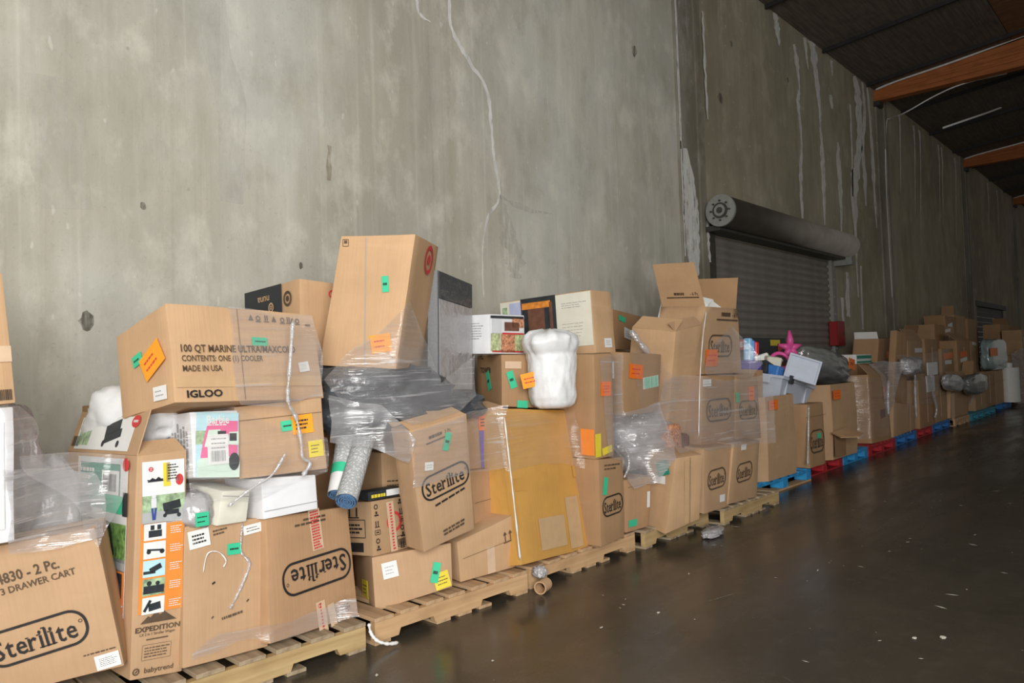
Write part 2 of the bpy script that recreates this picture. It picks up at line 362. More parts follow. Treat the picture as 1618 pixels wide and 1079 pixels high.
# ---- lettering: outlines of the built-in font, centred, cap height about 0.7
_TX = {}
def text2d(s, bold=0.0):
    k = (s, bold)
    if k in _TX: return _TX[k]
    cu = bpy.data.curves.new('tmp', 'FONT'); cu.body = s; cu.offset = bold; cu.resolution_u = 2
    ob = bpy.data.objects.new('tmp', cu); COL.objects.link(ob)
    ob.update_tag()
    dg = bpy.context.evaluated_depsgraph_get()
    me = bpy.data.meshes.new_from_object(ob.evaluated_get(dg))
    V = [(v.co.x, v.co.y) for v in me.vertices]; F = [tuple(p.vertices) for p in me.polygons]
    bpy.data.objects.remove(ob); bpy.data.curves.remove(cu); bpy.data.meshes.remove(me)
    x0 = min(v[0] for v in V); x1 = max(v[0] for v in V)
    _TX[k] = ([(x, y) for x, y in V], F, x0, x1); return _TX[k]
class Pr:
    """flat print in metres, x right, y up, origin at its centre"""
    def __init__(s): s.v = []; s.f = []
    def add(s, V, F): o = len(s.v); s.v += V; s.f += [tuple(i + o for i in f) for f in F]; return s
    def poly(s, P): return s.add([tuple(p) for p in P], [tuple(range(len(P)))])
    def rect(s, x, y, w, h, a=0.0):
        c, d = math.cos(a), math.sin(a)
        return s.poly([(x + c * i - d * j, y + d * i + c * j) for i, j in ((-w / 2, -h / 2), (w / 2, -h / 2), (w / 2, h / 2), (-w / 2, h / 2))])
    def disc(s, x, y, rx, ry=None, n=20): ry = ry or rx; return s.poly([(x + rx * math.cos(2 * PI * k / n), y + ry * math.sin(2 * PI * k / n)) for k in range(n)])
    def ring(s, P, Q):
        n = len(P); return s.add([*P, *Q], [(i, (i + 1) % n, n + (i + 1) % n, n + i) for i in range(n)])
    def circle(s, x, y, r0, r1, n=28):
        c = [(math.cos(2 * PI * k / n), math.sin(2 * PI * k / n)) for k in range(n)]
        return s.ring([(x + r1 * a, y + r1 * b) for a, b in c], [(x + r0 * a, y + r0 * b) for a, b in c])
    def pill(s, x, y, w, h, r, t):
        def lp(w, h, r):
            out = []
            for cx, cy, a0 in ((w / 2 - r, h / 2 - r, 0), (-w / 2 + r, h / 2 - r, 90), (-w / 2 + r, -h / 2 + r, 180), (w / 2 - r, -h / 2 + r, 270)):
                for k in range(9):
                    a = math.radians(a0 + k * 90 / 8); out.append((x + cx + r * math.cos(a), y + cy + r * math.sin(a)))
            return out
        return s.ring(lp(w, h, r), lp(w - 2 * t, h - 2 * t, r - t))
    def text(s, t, x, y, size, bold=0.0, sx=1.0, left=False):
        V, F, x0, x1 = text2d(t, bold); k = size / 0.7; c = x0 if left else (x0 + x1) / 2
        return s.add([(x + (a - c) * k * sx, y + (b - 0.35) * k) for a, b in V], F)
    def width(s, t, size, bold=0, sx=1): V, F, x0, x1 = text2d(t, bold); return (x1 - x0) * size / 0.7 * sx
    def serif_word(s, word, x, y, size, sx=0.78, bold=0.012):
        gap = 0.055; k = size / 0.7; L = []; cur = 0.0
        for ch in word:
            V, F, x0, x1 = text2d(ch, bold); L.append((ch, V, F, cur - x0, cur, cur + x1 - x0)); cur += x1 - x0 + gap * (1.9 if ch in 'ilr' else 1.2)
        for ch, V, F, off, a, b in L:
            s.add([(x + (p + off - cur / 2) * k * sx, y + (q - 0.35) * k) for p, q in V], F)
            def bar(cx, cy, w, h): s.rect(x + (cx - cur / 2) * k * sx, y + (cy - 0.35) * k, w * k * sx, h * k)
            m = (a + b) / 2
            if ch in 'il':
                bar(m, 0.022, 0.26, 0.045); bar(m - 0.06, (0.50 if ch == 'i' else 0.70), 0.16, 0.045)
            if ch == 'r': bar(a + 0.05, 0.022, 0.26, 0.045); bar(a - 0.01, 0.50, 0.12, 0.045)
        return s
    def lines(s, w, h, n, seed=0, th=0.45):
        r = random.Random(seed)
        for i in range(n):
            y = h / 2 - h * (i + 0.5) / n; x = -w / 2
            while x < w / 2 * r.uniform(0.4, 1.0):
                l = w * r.uniform(0.05, 0.22); s.rect(min(x + l / 2, w / 2), y, l, h / n * th); x += l + w * 0.035
        return s
    def barcode(s, x, y, w, h, seed=0):
        r = random.Random(seed); cx = -w / 2
        while cx < w / 2 - 0.001:
            b = w * r.choice((0.015, 0.03, 0.045)); s.rect(x + cx, y, b, h); cx += b + w * r.choice((0.02, 0.035))
        return s

# ---- cartons
ROOT = {}; CORN = {}; FRAME = {}; BVH_SRC = []
def make_root(key, name, label, p, ang, dims, off, cat='box', group=None, backdrop=0.0):
    w, d, h = dims
    root = empty(name, p, (math.radians(ang[1]), math.radians(ang[2]), math.radians(ang[0])))
    tag(root, label, cat, group)
    o = dict(zip(('FTL', 'FTR', 'FBR', 'FBL'), [(off[2 * i], off[2 * i + 1]) for i in range(4)]))
    C = {}
    for k in ('FTL', 'FTR', 'FBR', 'FBL'):
        x = (-w / 2 if k[2] == 'L' else w / 2) + o[k][0]; z = (h if k[1] == 'T' else 0) + o[k][1]
        C[k] = Vector((x, 0, z)); C['B' + k[1:]] = Vector((x, d, z - (backdrop if k[1] == 'T' else 0)))
    ROOT[key] = root; CORN[key] = C; return root, C
def body(key, mat, open_top=False, amp=0.0035, seed=None, bev=0.007, name='body'):
    root, C = ROOT[key], CORN[key]; bm = bmesh.new()
    ks = ('FBL', 'FBR', 'BBR', 'BBL', 'FTL', 'FTR', 'BTR', 'BTL'); v = {k: bm.verts.new(C[k]) for k in ks}
    for f in (('FBL', 'BBL', 'BBR', 'FBR'), ('FTL', 'FTR', 'BTR', 'BTL'), ('FBL', 'FBR', 'FTR', 'FTL'), ('FBR', 'BBR', 'BTR', 'FTR'), ('BBR', 'BBL', 'BTL', 'BTR'), ('BBL', 'FBL', 'FTL', 'BTL')):
        if open_top and f[0] == 'FTL': continue
        bm.faces.new([v[k] for k in f])
    hard = bm.edges[:]
    if not open_top and bev: bmesh.ops.bevel(bm, geom=hard, offset=bev, segments=2, affect='EDGES', profile=0.6)
    bmesh.ops.subdivide_edges(bm, edges=[e for e in bm.edges if e.calc_length() > 0.05], cuts=4, use_grid_fill=True)
    sd = random.random() * 50 if seed is None else seed
    ctr = sum(C.values(), Vector()) / 8
    for q in bm.verts:
        q.co += noise.noise_vector(q.co * 4.0 + Vector((sd, sd * .7, 3))) * amp
    o = frombm(name, bm, mat, root, 38)
    if open_top:
        m = o.modifiers.new('board', 'SOLIDIFY'); m.thickness = 0.006; m.offset = -1
    return o
def frame(key, face):
    if (key, face) in FRAME: a, b, c, d = FRAME[(key, face)]
    else:
        C = CORN[key]
        a, b, c, d = [C[k] for k in {'F': ('FBL', 'FBR', 'FTL', 'FTR'), 'L': ('BBL', 'FBL', 'BTL', 'FTL'), 'R': ('FBR', 'BBR', 'FTR', 'BTR'), 'T': ('FTL', 'FTR', 'BTL', 'BTR')}[face]]
    return a, b, c, d
def decal(key, face, u, v, pr, mat, name, ang=0.0, eps=0.006, parent=None, thick=0.0, label=None):
    a, b, c, d = frame(key, face)
    P = (a * (1 - u) + b * u) * (1 - v) + (c * (1 - u) + d * u) * v
    U = ((b - a) * (1 - v) + (d - c) * v).normalized(); V0 = ((c - a) * (1 - u) + (d - b) * u)
    Nn = U.cross(V0).normalized(); V = Nn.cross(U)
    t = math.radians(ang); U2 = U * math.cos(t) + V * math.sin(t); V2 = V * math.cos(t) - U * math.sin(t)
    W = [P + U2 * x + V2 * y + Nn * eps for x, y in pr.v]
    F = list(pr.f)
    if thick:
        n = len(W); W = W + [w - Nn * thick for w in W]
        G = []
        for f in F:
            G.append(tuple(reversed([i + n for i in f])))
            for i in range(len(f)): G.append((f[i], f[i] + n, f[(i + 1) % len(f)] + n, f[(i + 1) % len(f)]))
        F = F + G
    o = mesh(name, W, F, mat, parent or ROOT[key])
    if label: o['label'] = label
    return o
def sticker(key, face, u, v, w, h, mat, name, ang=0.0, n=3, ink='ink_black', seed=1, curl=0.0, eps=0.007, bars=False, label=None, th=0.26):
    if mat in ('label_orange', 'label_deep_orange') and th < .3: ink = 'ink_red'
    p = Pr().rect(0, 0, w, h); s = decal(key, face, u, v, p, mat, name, ang, eps, thick=0.0012, label=label)
    if n:
        q = Pr().lines(w * 0.66, h * (0.45 if bars else 0.6), n, seed, th)
        if bars:
            q.v = [(x, y + h * 0.2) for x, y in q.v]; q.barcode(0, -h * 0.22, w * 0.7, h * 0.36, seed)
        decal(key, face, u, v, q, ink, 'printed_text', ang, eps + 0.0012, parent=s)
    return s
def tape(key, face, u, v, w, h, mat='tape_clear', ang=0.0, eps=0.0055, name='packing_tape'):
    return decal(key, face, u, v, Pr().rect(0, 0, w, h), mat, name, ang, eps, thick=0.001)
def flap(key, side, length, ang, mat, inset=0.012, name='flap', skew=0.0):
    C = CORN[key]
    a, b, inn = {'F': ('FTL', 'FTR', (0, 1, 0)), 'B': ('BTR', 'BTL', (0, -1, 0)), 'L': ('BTL', 'FTL', (1, 0, 0)), 'R': ('FTR', 'BTR', (-1, 0, 0))}[side]
    a, b = C[a], C[b]; e = (b - a).normalized(); a = a + e * inset; b = b - e * inset
    t = math.radians(ang); d = Vector(inn) * math.cos(t) + Vector((0, 0, 1)) * math.sin(t)
    a2 = a + d * length + e * (0.01 + skew); b2 = b + d * length - e * (0.01 - skew)
    Nn = (b - a).cross(d).normalized(); th = Nn * 0.005
    V = [a, b, b2, a2, a - th, b - th, b2 - th, a2 - th]
    o = mesh(name, V, [(0, 1, 2, 3), (7, 6, 5, 4), (0, 4, 5, 1), (1, 5, 6, 2), (2, 6, 7, 3), (3, 7, 4, 0)], mat, ROOT[key])
    FRAME[(key, 'flap' + side)] = (a, b, a2, b2); return o
def fitbox(key, name, label, mat, cat='box', group=None, open_top=False, amp=0.0035, backdrop=0.0, dd=None):
    p, a, dm, off = FIT[key]
    if dd: dm = [dm[0], dd, dm[2]]
    make_root(key, name, label, p, a, dm, off, cat, group, backdrop)
    return body(key, mat, open_top, amp)
def wbox(key, name, label, mat, x, y, z, w, d, h, yaw=0, cat='box', group=None, open_top=False, pitch=0, roll=0, amp=0.004):
    make_root(key, name, label, (x, y, z), (yaw, pitch, roll), (w, d, h), [0] * 8, cat, group)
    return body(key, mat, open_top, amp)
def top_seam(key, mat='seam_dark', lengthwise=True):
    C = CORN[key]; w = (C['FTR'] - C['FTL']).length; d = (C['BTL'] - C['FTL']).length
    if lengthwise: decal(key, 'T', .5, .5, Pr().rect(0, 0, w * .98, .004), mat, 'flap_seam', 0, .0065); tape(key, 'T', .5, .5, w * .96, .05)
    else: decal(key, 'T', .5, .5, Pr().rect(0, 0, .004, d * .98), mat, 'flap_seam', 0, .0065); tape(key, 'T', .5, .5, .05, d * .96)
def sterilite(key, u, v, w, ang=0.0, face='F', mat='ink_black', asp=0.34):
    h = w * asp; p = Pr().pill(0, 0, w, h, h * 0.46, h * 0.075)
    p.serif_word('Sterilite', -w * 0.015, -h * 0.02, h * 0.52, sx=1.0)
    wd = max(x for x, y in p.v[76:]) - min(x for x, y in p.v[76:]) if len(p.v) > 80 else 1
    k = min(1.0, w * 0.80 / wd); p.v[72:] = [(x * k, y) for x, y in p.v[72:]]
    p.circle(w * 0.435, h * 0.12, h * 0.035, h * 0.05, 14)
    return decal(key, face, u, v, p, mat, 'printed_logo', ang, 0.0065)

FIT = {
'cart':[[1.008,3.428,0.2],[-32.2,4.8,-8.1],[0.528,0.45,0.588],[0.001,0.003,-0.003,-0.003,0.004,-0.001,-0.001,0.001]],
'left_tall':[[0.745,3.3,1.316],[9.4,-4.1,-2.4],[0.253,0.4,0.497],[-0.0,0.002,-0.001,-0.003,0.001,-0.001,0.0,0.001]],
'wagon':[[1.365,3.301,0.151],[-0.4,-1.7,3.2],[0.212,0.853,0.926],[0.001,-0.006,-0.001,0.007,0.002,-0.008,-0.002,0.007]],
'plain':[[1.654,3.258,0.15],[-0.9,-5.4,3.2],[0.385,0.42,0.588],[0.004,0.002,-0.007,-0.002,0.007,-0.001,-0.004,0.001]],
'upside':[[2.109,3.249,0.15],[10.8,-7.0,3.9],[0.561,0.42,0.562],[0.006,0.002,-0.013,-0.003,0.012,-0.0,-0.006,-0.0]],
'toycar':[[1.642,3.3,0.941],[-0.8,-6.0,2.8],[0.218,0.3,0.301],[-0.006,-0.001,0.001,0.001,-0.001,-0.009,0.006,0.008]],
'flabel':[[1.972,3.28,0.919],[-12.1,-1.9,-2.0],[0.426,0.5,0.343],[-0.001,-0.003,-0.002,0.004,0.002,-0.006,0.0,0.005]],
'whitecarton':[[1.986,3.25,0.725],[0.4,-3.7,0.7],[0.296,0.35,0.179],[-0.003,0.007,-0.002,-0.007,0.002,0.004,0.003,-0.004]],
'cream':[[1.703,3.28,0.725],[6.2,4.2,5.5],[0.149,0.3,0.151],[0.007,0.001,-0.001,-0.002,-0.0,0.005,-0.006,-0.004]],
'cooler':[[1.8,3.22,1.278],[7.5,-9.4,1.6],[0.8,0.42,0.435],[-0.002,0.0,-0.004,-0.001,0.003,-0.001,0.002,0.001]],
'nuna':[[2.495,3.75,1.357],[-1.1,-2.5,1.3],[0.227,0.654,0.573],[-0.001,0.003,-0.001,-0.004,0,0,0.001,0.0]],
'stertilt':[[2.892,3.12,0.447],[-1.9,3.3,-8.2],[0.399,0.3,0.671],[-0.009,-0.001,0.012,0.001,-0.012,0.001,0.009,-0.001]],
'p2upper':[[3.531,3.42,0.751],[-8.4,-1.0,-2.2],[0.309,0.5,0.377],[0.003,-0.009,-0.005,0.01,0.006,-0.01,-0.004,0.009]],
'p2mid':[[3.498,3.36,0.438],[7.6,-3.9,0.2],[0.407,0.5,0.316],[-0.009,0.01,0.004,-0.011,-0.005,0.009,0.009,-0.009]],
'p2lowright':[[3.303,3.231,0.15],[-6.9,3.6,-6.0],[0.432,0.5,0.282],[-0.003,-0.022,0.008,0.023,-0.007,-0.021,0.002,0.02]],
'p2lowleft':[[2.728,3.224,0.148],[-23.5,-8.4,-4.3],[0.449,0.495,0.258],[0.008,0.007,0.015,-0.003,-0.016,0.017,-0.01,-0.014]],
'icons':[[2.687,3.38,0.386],[4.1,-5.1,1.1],[0.254,0.158,0.289],[0.007,0.004,-0.004,0.005,0.004,-0.003,-0.007,0.003]],
'p2brown':[[2.913,3.6,0.629],[-10.1,-1.3,2.2],[0.2,0.227,0.27],[-0.006,0.005,0.0,-0.007,0,0,0.005,-0.0]],
'tall':[[2.525,3.4,1.431],[-56.4,0.8,8.5],[0.429,0.511,0.71],[0.02,-0.018,0.012,0.03,-0.012,0.002,-0.02,-0.031]],
'slab':[[3.064,3.42,1.252],[-63.3,-2.2,0.5],[0.066,0.632,0.741],[0.005,-0.004,0.001,0.004,-0.001,-0.004,-0.004,0.004]],
'yellow':[[3.919,3.163,0.15],[5.8,-9.5,4.5],[0.914,0.5,0.963],[-0.006,0.0,0.006,-0.001,-0.006,0.0,0.005,-0.001]],
'tower':[[4.073,3.42,1.097],[-25.7,0.4,2.9],[0.609,0.59,0.376],[-0.005,-0.009,-0.003,0.007,0.003,-0.015,0.006,0.013]],
'food':[[3.878,3.55,1.486],[3.1,1.8,0.8],[0.389,0.162,0.274],[-0.004,-0.009,-0.007,-0.001,0.007,-0.006,0.003,-0.004]],
'fire':[[4.519,3.72,1.456],[-87.2,0.7,-1.7],[0.881,0.272,0.474],[0.0,-0.003,-0.006,-0.004,0.006,0.002,0,0]],
'colf':[[4.357,3.1,0.74],[0.0,1.6,-0.6],[0.221,0.3,0.723],[0.001,-0.002,0.001,0.002,-0.001,-0.0,-0.001,0.0]],
'sterlow':[[4.415,3.096,0.15],[3.0,0.2,0.8],[0.325,0.35,0.579],[-0.004,0.008,0.005,-0.008,-0.007,0.009,0.006,-0.008]],
'p3brown':[[4.821,3.159,0.15],[0.0,2.2,2.5],[0.335,0.4,0.384],[-0.015,0.002,0.021,-0.002,-0.021,0.003,0.015,-0.003]],
'leanout':[[5.19,2.973,0.127],[-15.5,9.9,-1.8],[0.31,0.281,0.546],[0.015,0.012,-0.015,0.005,-0.001,0.036,-0.047,-0.021]],
'p3l':[[5.034,3.22,0.994],[2.7,2.8,1.3],[0.565,0.32,0.47],[-0.011,0.005,0.018,-0.006,-0.02,0.007,0.012,-0.006]],
'p3m':[[6.06,4.0,1.517],[16.4,0.7,0.8],[0.869,0.4,0.348],[-0.004,0.007,0.01,-0.009,-0.015,0.009,0.008,-0.007]],
'opentall':[[5.772,3.3,0.663],[0.5,8.4,-4.4],[0.493,0.416,1.008],[0.024,-0.007,-0.004,0.028,0.004,-0.013,-0.031,0.018]],
'sterback':[[6.376,3.22,1.268],[0.5,3.8,0.0],[0.731,0.45,0.595],[0.057,0.001,-0.06,-0.0,0.06,-0.001,-0.056,0.001]],
'r1a':[[6.073,3.12,0.665],[-1.0,2.3,1.3],[0.574,0.4,0.593],[0.006,-0.003,-0.003,0.003,0.004,-0.003,-0.007,0.003]],
'r1b':[[6.711,3.14,0.639],[-1.7,0.5,0.7],[0.464,0.4,0.611],[0.024,-0.002,-0.026,0.002,0.026,-0.003,-0.024,0.003]],
'r2a':[[5.806,3.02,0.15],[0.4,3.1,2.0],[0.485,0.4,0.528],[-0.014,0.001,0.022,-0.001,-0.022,0.003,0.014,-0.002]],
'r2b':[[6.312,3.029,0.15],[2.7,5.4,2.7],[0.597,0.4,0.512],[0.024,-0.002,-0.015,0.002,0.015,-0.001,-0.023,0.003]],
'gay1':[[7.632,3.229,0.15],[3.4,5.3,1.5],[1.451,0.9,0.857],[0.024,-0.001,-0.023,0.001,0.022,-0.002,-0.024,0.003]],
'p6ster':[[8.629,3.244,0.15],[0.6,2.8,0.4],[0.628,0.4,0.714],[0.022,-0.003,-0.017,0.002,0.017,-0.002,-0.022,0.003]],
'gay2':[[9.604,3.2,0.15],[2.2,-0.9,1.0],[1.652,0.9,0.892],[0.027,0.008,-0.042,-0.011,0.034,0.007,-0.021,-0.005]],
'p7':[[11.593,3.42,0.147],[0.0,-0.9,1.1],[0.856,0.5,0.939],[0.01,0.018,-0.044,-0.02,0.042,-0.001,-0.008,-0.001]],
'p7top':[[13.756,3.9,1.249],[-0.1,1.3,-0.1],[1.007,0.4,0.409],[0.06,-0.011,0.06,0.014,-0.06,-0.005,-0.06,0.006]],
'panel':[[13.228,3.6,0.538],[-3.9,1.7,6.6],[0.528,0.1,1.208],[0.041,-0.001,-0.039,0.002,0.04,-0.009,-0.042,0.008]],
'p8low':[[12.885,3.45,0.147],[0.5,0.5,1.4],[1.223,0.42,0.46],[0.035,0.037,0.004,-0.044,-0.012,0.03,-0.028,-0.024]],
'p8top':[[15.686,3.8,1.075],[0.9,0.7,-1.2],[2.189,0.4,0.554],[0.007,0.007,0.06,-0.01,-0.06,0.025,0.001,-0.017]],
'p9low':[[14.766,3.47,0.147],[0.2,1.2,0.5],[2.223,0.28,0.789],[0.06,0.004,-0.002,-0.006,-0.0,0.004,-0.059,0.001]],
'back1':[[18.648,4.1,1.472],[0.2,0.8,-0.4],[2.098,0.4,0.504],[0.04,0.009,0.06,-0.008,-0.06,0.017,-0.038,-0.014]],
'back2':[[21.516,4.35,1.668],[-0.3,0.4,-1.3],[3.681,0.3,0.578],[0.053,-0.009,0.03,0.014,-0.025,0.001,-0.056,-0.0]],
'p10a':[[16.464,3.6,0.867],[-0.2,1.3,0.1],[1.122,0.4,0.582],[0.06,-0.009,0.06,0.011,-0.06,-0.005,-0.06,0.008]],
'p10b':[[19.174,3.74,0.83],[-0.2,0.8,-0.2],[2.366,0.34,0.798],[0.032,-0.005,0.06,0.007,-0.06,0.0,-0.034,0.002]],
'p10low':[[16.61,3.46,0.147],[-0.1,1.6,0.7],[1.464,0.3,0.688],[0.052,0.004,0.06,-0.008,-0.06,0.006,-0.054,0.003]],
'p11low':[[19.683,3.46,0.147],[-0.9,0.8,-0.6],[3.244,0.24,0.789],[0.06,-0.022,0.02,0.026,-0.006,-0.019,-0.06,0.02]],
'p11top':[[25.234,3.9,1.318],[-0.4,0.1,-1.0],[2.588,0.4,0.744],[0.007,-0.023,0.024,0.027,-0.008,-0.009,-0.018,0.008]],
}

# ================================================================== the place
WY, WH = 4.75, 6.86           # wall face, its top
# floor
fl = boxo('floor', -12, 60, -14, 6.0, -0.2, 0.0, 'floor_concrete'); tag(fl, 'dark stained glossy concrete warehouse floor', None, kind='structure')
for k, (px, py, s, lb) in enumerate(((1445, 1008, .02, 'second'), (1490, 1007, .03, 'rightmost'), (1040, 968, .015, 'leftmost'))):
    r = CM @ np.array([(px - CX) / FPX, -(py - CY) / FPX, 1.0]); t = -CAMH / r[2]
    pts = [(r[0] * t + s * random.uniform(.5, 1) * math.cos(a), r[1] * t + s * .5 * math.sin(a), 0.003) for a in [i * PI / 3 for i in range(6)]]
    o = mesh('paper_scrap', pts + [(x, y, 0.0005) for x, y, z in pts], [tuple(range(6))] + [(i, i + 6, (i + 1) % 6 + 6, (i + 1) % 6) for i in range(6)], 'label_cream')
    tag(o, lb + ' tiny pale paper scrap lying on the bare concrete floor', 'litter', 'paper scraps on the floor')
rd = random.Random(11); V = []; F = []
for k in range(150):
    x = rd.uniform(1.5, 13); y = rd.uniform(.6, 3.0) - (0 if x < 6 else rd.uniform(0, 1.2)); s = rd.choice((.004, .006, .008, .012)); an = rd.uniform(0, PI); e = rd.choice((1, 1.5, 3))
    o = len(V)
    for q, r_ in ((0, 1), (1.9, .6), (3.1, 1.1), (4.6, .7)): V.append((x + s * e * r_ * math.cos(q) * math.cos(an) - s * r_ * math.sin(q) * math.sin(an), y + s * e * r_ * math.cos(q) * math.sin(an) + s * r_ * math.sin(q) * math.cos(an), .002))
    F.append((o, o + 1, o + 2, o + 3))
o = mesh('floor_debris', V, F, 'label_cream'); tag(o, 'fine pale grit and splinters scattered over the dark floor', 'debris', kind='stuff')
for k, pts in enumerate((((1070, 1002), (1095, 1012), (1140, 1024)), ((1545, 1008), (1590, 1016)), ((1235, 1068), (1255, 1079)), ((1120, 950), (1160, 938)))):
    P = []
    for px, py in pts: r = CM @ np.array([(px - CX) / FPX, -(py - CY) / FPX, 1.0]); t = -CAMH / r[2]; P.append((r[0] * t, r[1] * t))
    V = []
    for i, (x, y) in enumerate(P): V += [(x, y - .003, .0015), (x, y + .004, .0015)]
    mesh('scratch_mark', V, [(2 * i, 2 * i + 2, 2 * i + 3, 2 * i + 1) for i in range(len(P) - 1)], 'mineral_faint', fl)
# wall: tilt-up concrete panels with closure strips over the joints
wall = empty('wall_back'); tag(wall, 'tall grey concrete tilt-up panel wall behind the pallets', None, kind='structure')
J = [-7.0, 1.02, 9.14, 17.35, 24.85, 32.6, 41.0]
DX0, DX1, DZ = 9.25, 13.62, 3.05
for i in range(6):
    bm = bmesh.new(); x0, x1 = J[i] + .008, J[i + 1] - .008
    if i == 2:
        boxbm(bm, x0, DX0, WY, WY + .25, 0, DZ); boxbm(bm, DX1, x1, WY, WY + .25, 0, DZ); boxbm(bm, x0, x1, WY, WY + .25, DZ, WH)
    elif i == 4:
        boxbm(bm, x0, 25.5, WY, WY + .25, 0, 2.78); boxbm(bm, 29.9, x1, WY, WY + .25, 0, 2.78); boxbm(bm, x0, x1, WY, WY + .25, 2.78, WH)
    else: boxbm(bm, x0, x1, WY, WY + .25, 0, WH)
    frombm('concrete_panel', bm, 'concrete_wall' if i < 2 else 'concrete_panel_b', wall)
for jx in J[2:6]:
    bm = bmesh.new()
    boxbm(bm, jx - .66, jx - .20, WY - .035, WY - .001, 0, WH); boxbm(bm, jx - .19, jx - .03, WY - .055, WY - .001, 0, WH)
    frombm('closure_strip', bm, 'concrete_strip', wall)
    boxo('joint_sealant', jx - .028, jx + .03, WY - .008, WY + .02, 0, WH, 'joint_dark', wall)
boxo('joint_sealant', J[1] - .02, J[1] + .02, WY - .004, WY + .02, 0, WH, 'seam_dark', wall)
# form-tie marks, cracks, mineral runs: thin crusts on the panel faces
def crust(pts, widths, mat, name, y=WY - .003, jag=0.25, sub=5):
    """pts (x,z) polyline with widths"""
    P = spline([(x, 0, z) for x, z in pts], sub); n = len(P); V = []; F = []
    for i, p in enumerate(P):
        t = i / (n - 1) * (len(widths) - 1); a = int(min(t, len(widths) - 2)); w = widths[a] * (1 - t + a) + widths[a + 1] * (t - a)
        d = (P[min(i + 1, n - 1)] - P[max(i - 1, 0)]).normalized(); s = Vector((d.z, 0, -d.x))
        wl = w / 2 * (1 + random.uniform(-jag, jag)); wr = w / 2 * (1 + random.uniform(-jag, jag))
        for q in (p + s * wl, p - s * wr): V.append((q.x, y, q.z))
    for i in range(n - 1): F.append((2 * i, 2 * i + 1, 2 * i + 3, 2 * i + 2))
    return mesh(name, V, F, mat, wall)
def wxz(px, py): p = at(px, py, WY); return (p.x, p.z)
crust([wxz(*p) for p in ((710, -30), (712, 40), (740, 95), (768, 140), (775, 190), (780, 250), (789, 310), (770, 345), (762, 400), (764, 470))], [.03, .05, .035, .04, .03, .02, .015], 'mineral_white', 'repaired_crack', jag=.5, sub=7)
crust([wxz(*p) for p in ((655, -20), (662, 20), (680, 35))], [.04, .03, .01], 'mineral_white', 'repaired_crack', jag=.5)
crust([wxz(*p) for p in ((675, 40), (680, 180), (686, 320))], [.01, .03, .01], 'mineral_faint', 'mineral_run', jag=.5)
crust([wxz(*p) for p in ((789, 310), (800, 360), (812, 410), (815, 440))], [.05, .16, .25, .1], 'mineral_faint', 'mineral_run', jag=.6)
crust([wxz(*p) for p in ((789, 310), (830, 330), (872, 338))], [.03, .05, .01], 'mineral_faint', 'mineral_run', jag=.6)
crust([wxz(*p) for p in ((330, -20), (345, 90), (364, 160), (366, 320))], [.20, .20, .22, .16], 'patch_pale', 'pale_patch', jag=.08)
crust([wxz(*p) for p in ((80, 120), (90, 220), (105, 330))], [.25, .3, .28], 'patch_pale', 'pale_patch', jag=.1)
crust([wxz(*p) for p in ((520, 230), (519, 285))], [.03, .035], 'patch_rust', 'rust_run', jag=.5)
for px, py, s in ((1002, 80, .06), (137, 507, .045), (1138, 155, .08), (1155, 70, .04), (1245, 127, .04), (226, 325, .02), (475, 420, .02)):
    x, z = wxz(px, py); pts = [(x + s * random.uniform(.7, 1.2) * math.cos(a), WY - .0035, z + s * 1.2 * random.uniform(.7, 1.2) * math.sin(a)) for a in [i * PI / 6 for i in range(12)]]
    mesh('form_tie_mark', pts, [tuple(reversed(range(12)))], 'patch_dark', wall)
S1 = WY - .039
crust([(8.51, wxz(1068, y)[1]) for y in (-10, 130, 235)], [.05, .055, .055], 'mineral_white', 'mineral_run', S1, .15)
crust([(8.70, wxz(1085, y)[1]) for y in (-10, 60, 110)], [.25, .32, .1], 'mineral_faint', 'mineral_run', S1, .2)
crust([(x, wxz(1085, y)[1]) for x, y in ((8.60, 238), (8.68, 290), (8.71, 340), (8.71, 390), (8.76, 435))], [.10, .30, .38, .34, .16], 'mineral_white', 'mineral_run', S1, .12, 8)
crust([(8.505, wxz(1075, y)[1]) for y in (225, 320, 405)], [.03, .045, .03], 'mineral_white', 'mineral_run', S1, .2, 8)
crust([wxz(*p) for p in ((1104, 20), (1108, 110), (1112, 190))], [.04, .06, .03], 'mineral_white', 'mineral_run', WY - .058, .6, 8)
crust([wxz(*p) for p in ((1111, 330), (1113, 380), (1116, 415))], [.05, .08, .04], 'mineral_white', 'mineral_run', WY - .058, .6, 8)
RUNS = [(((1224, 20), (1228, 45), (1231, 72)), [.10, .12, .03]),
        (((1254, 70), (1259, 100), (1263, 140), (1261, 160), (1266, 220), (1265, 280), (1268, 345)), [.06, .10, .03, .09, .04, .08, .05]),
        (((1282, 65), (1288, 110), (1294, 160), (1296, 200), (1299, 240), (1301, 290), (1303, 355)), [.22, .14, .09, .04, .10, .13, .03]),
        (((1271, 60), (1275, 95), (1277, 110)), [.10, .05, .01]),
        (((1313, 95), (1315, 120)), [.10, .02]), (((1312, 150), (1315, 172)), [.10, .06]),
        (((1324, 225), (1325, 260), (1328, 310), (1330, 380)), [.04, .14, .12, .02]),
        (((1350, 120), (1356, 160), (1358, 210), (1354, 260), (1350, 300), (1352, 380), (1356, 470)), [.10, .22, .20, .18, .24, .08, .03]),
        (((1362, 130), (1366, 180), (1363, 230), (1366, 280), (1368, 325)), [.07, .10, .09, .14, .03]),
        (((1343, 165), (1346, 240), (1347, 310)), [.05, .06, .04]),
        (((1369, 130), (1376, 210), (1380, 280), (1385, 360)), [.06, .10, .12, .03]),
        (((1338, 430), (1340, 500)), [.10, .12]), (((1360, 420), (1363, 520)), [.06, .05]), (((1330, 470), (1333, 520)), [.10, .05])]
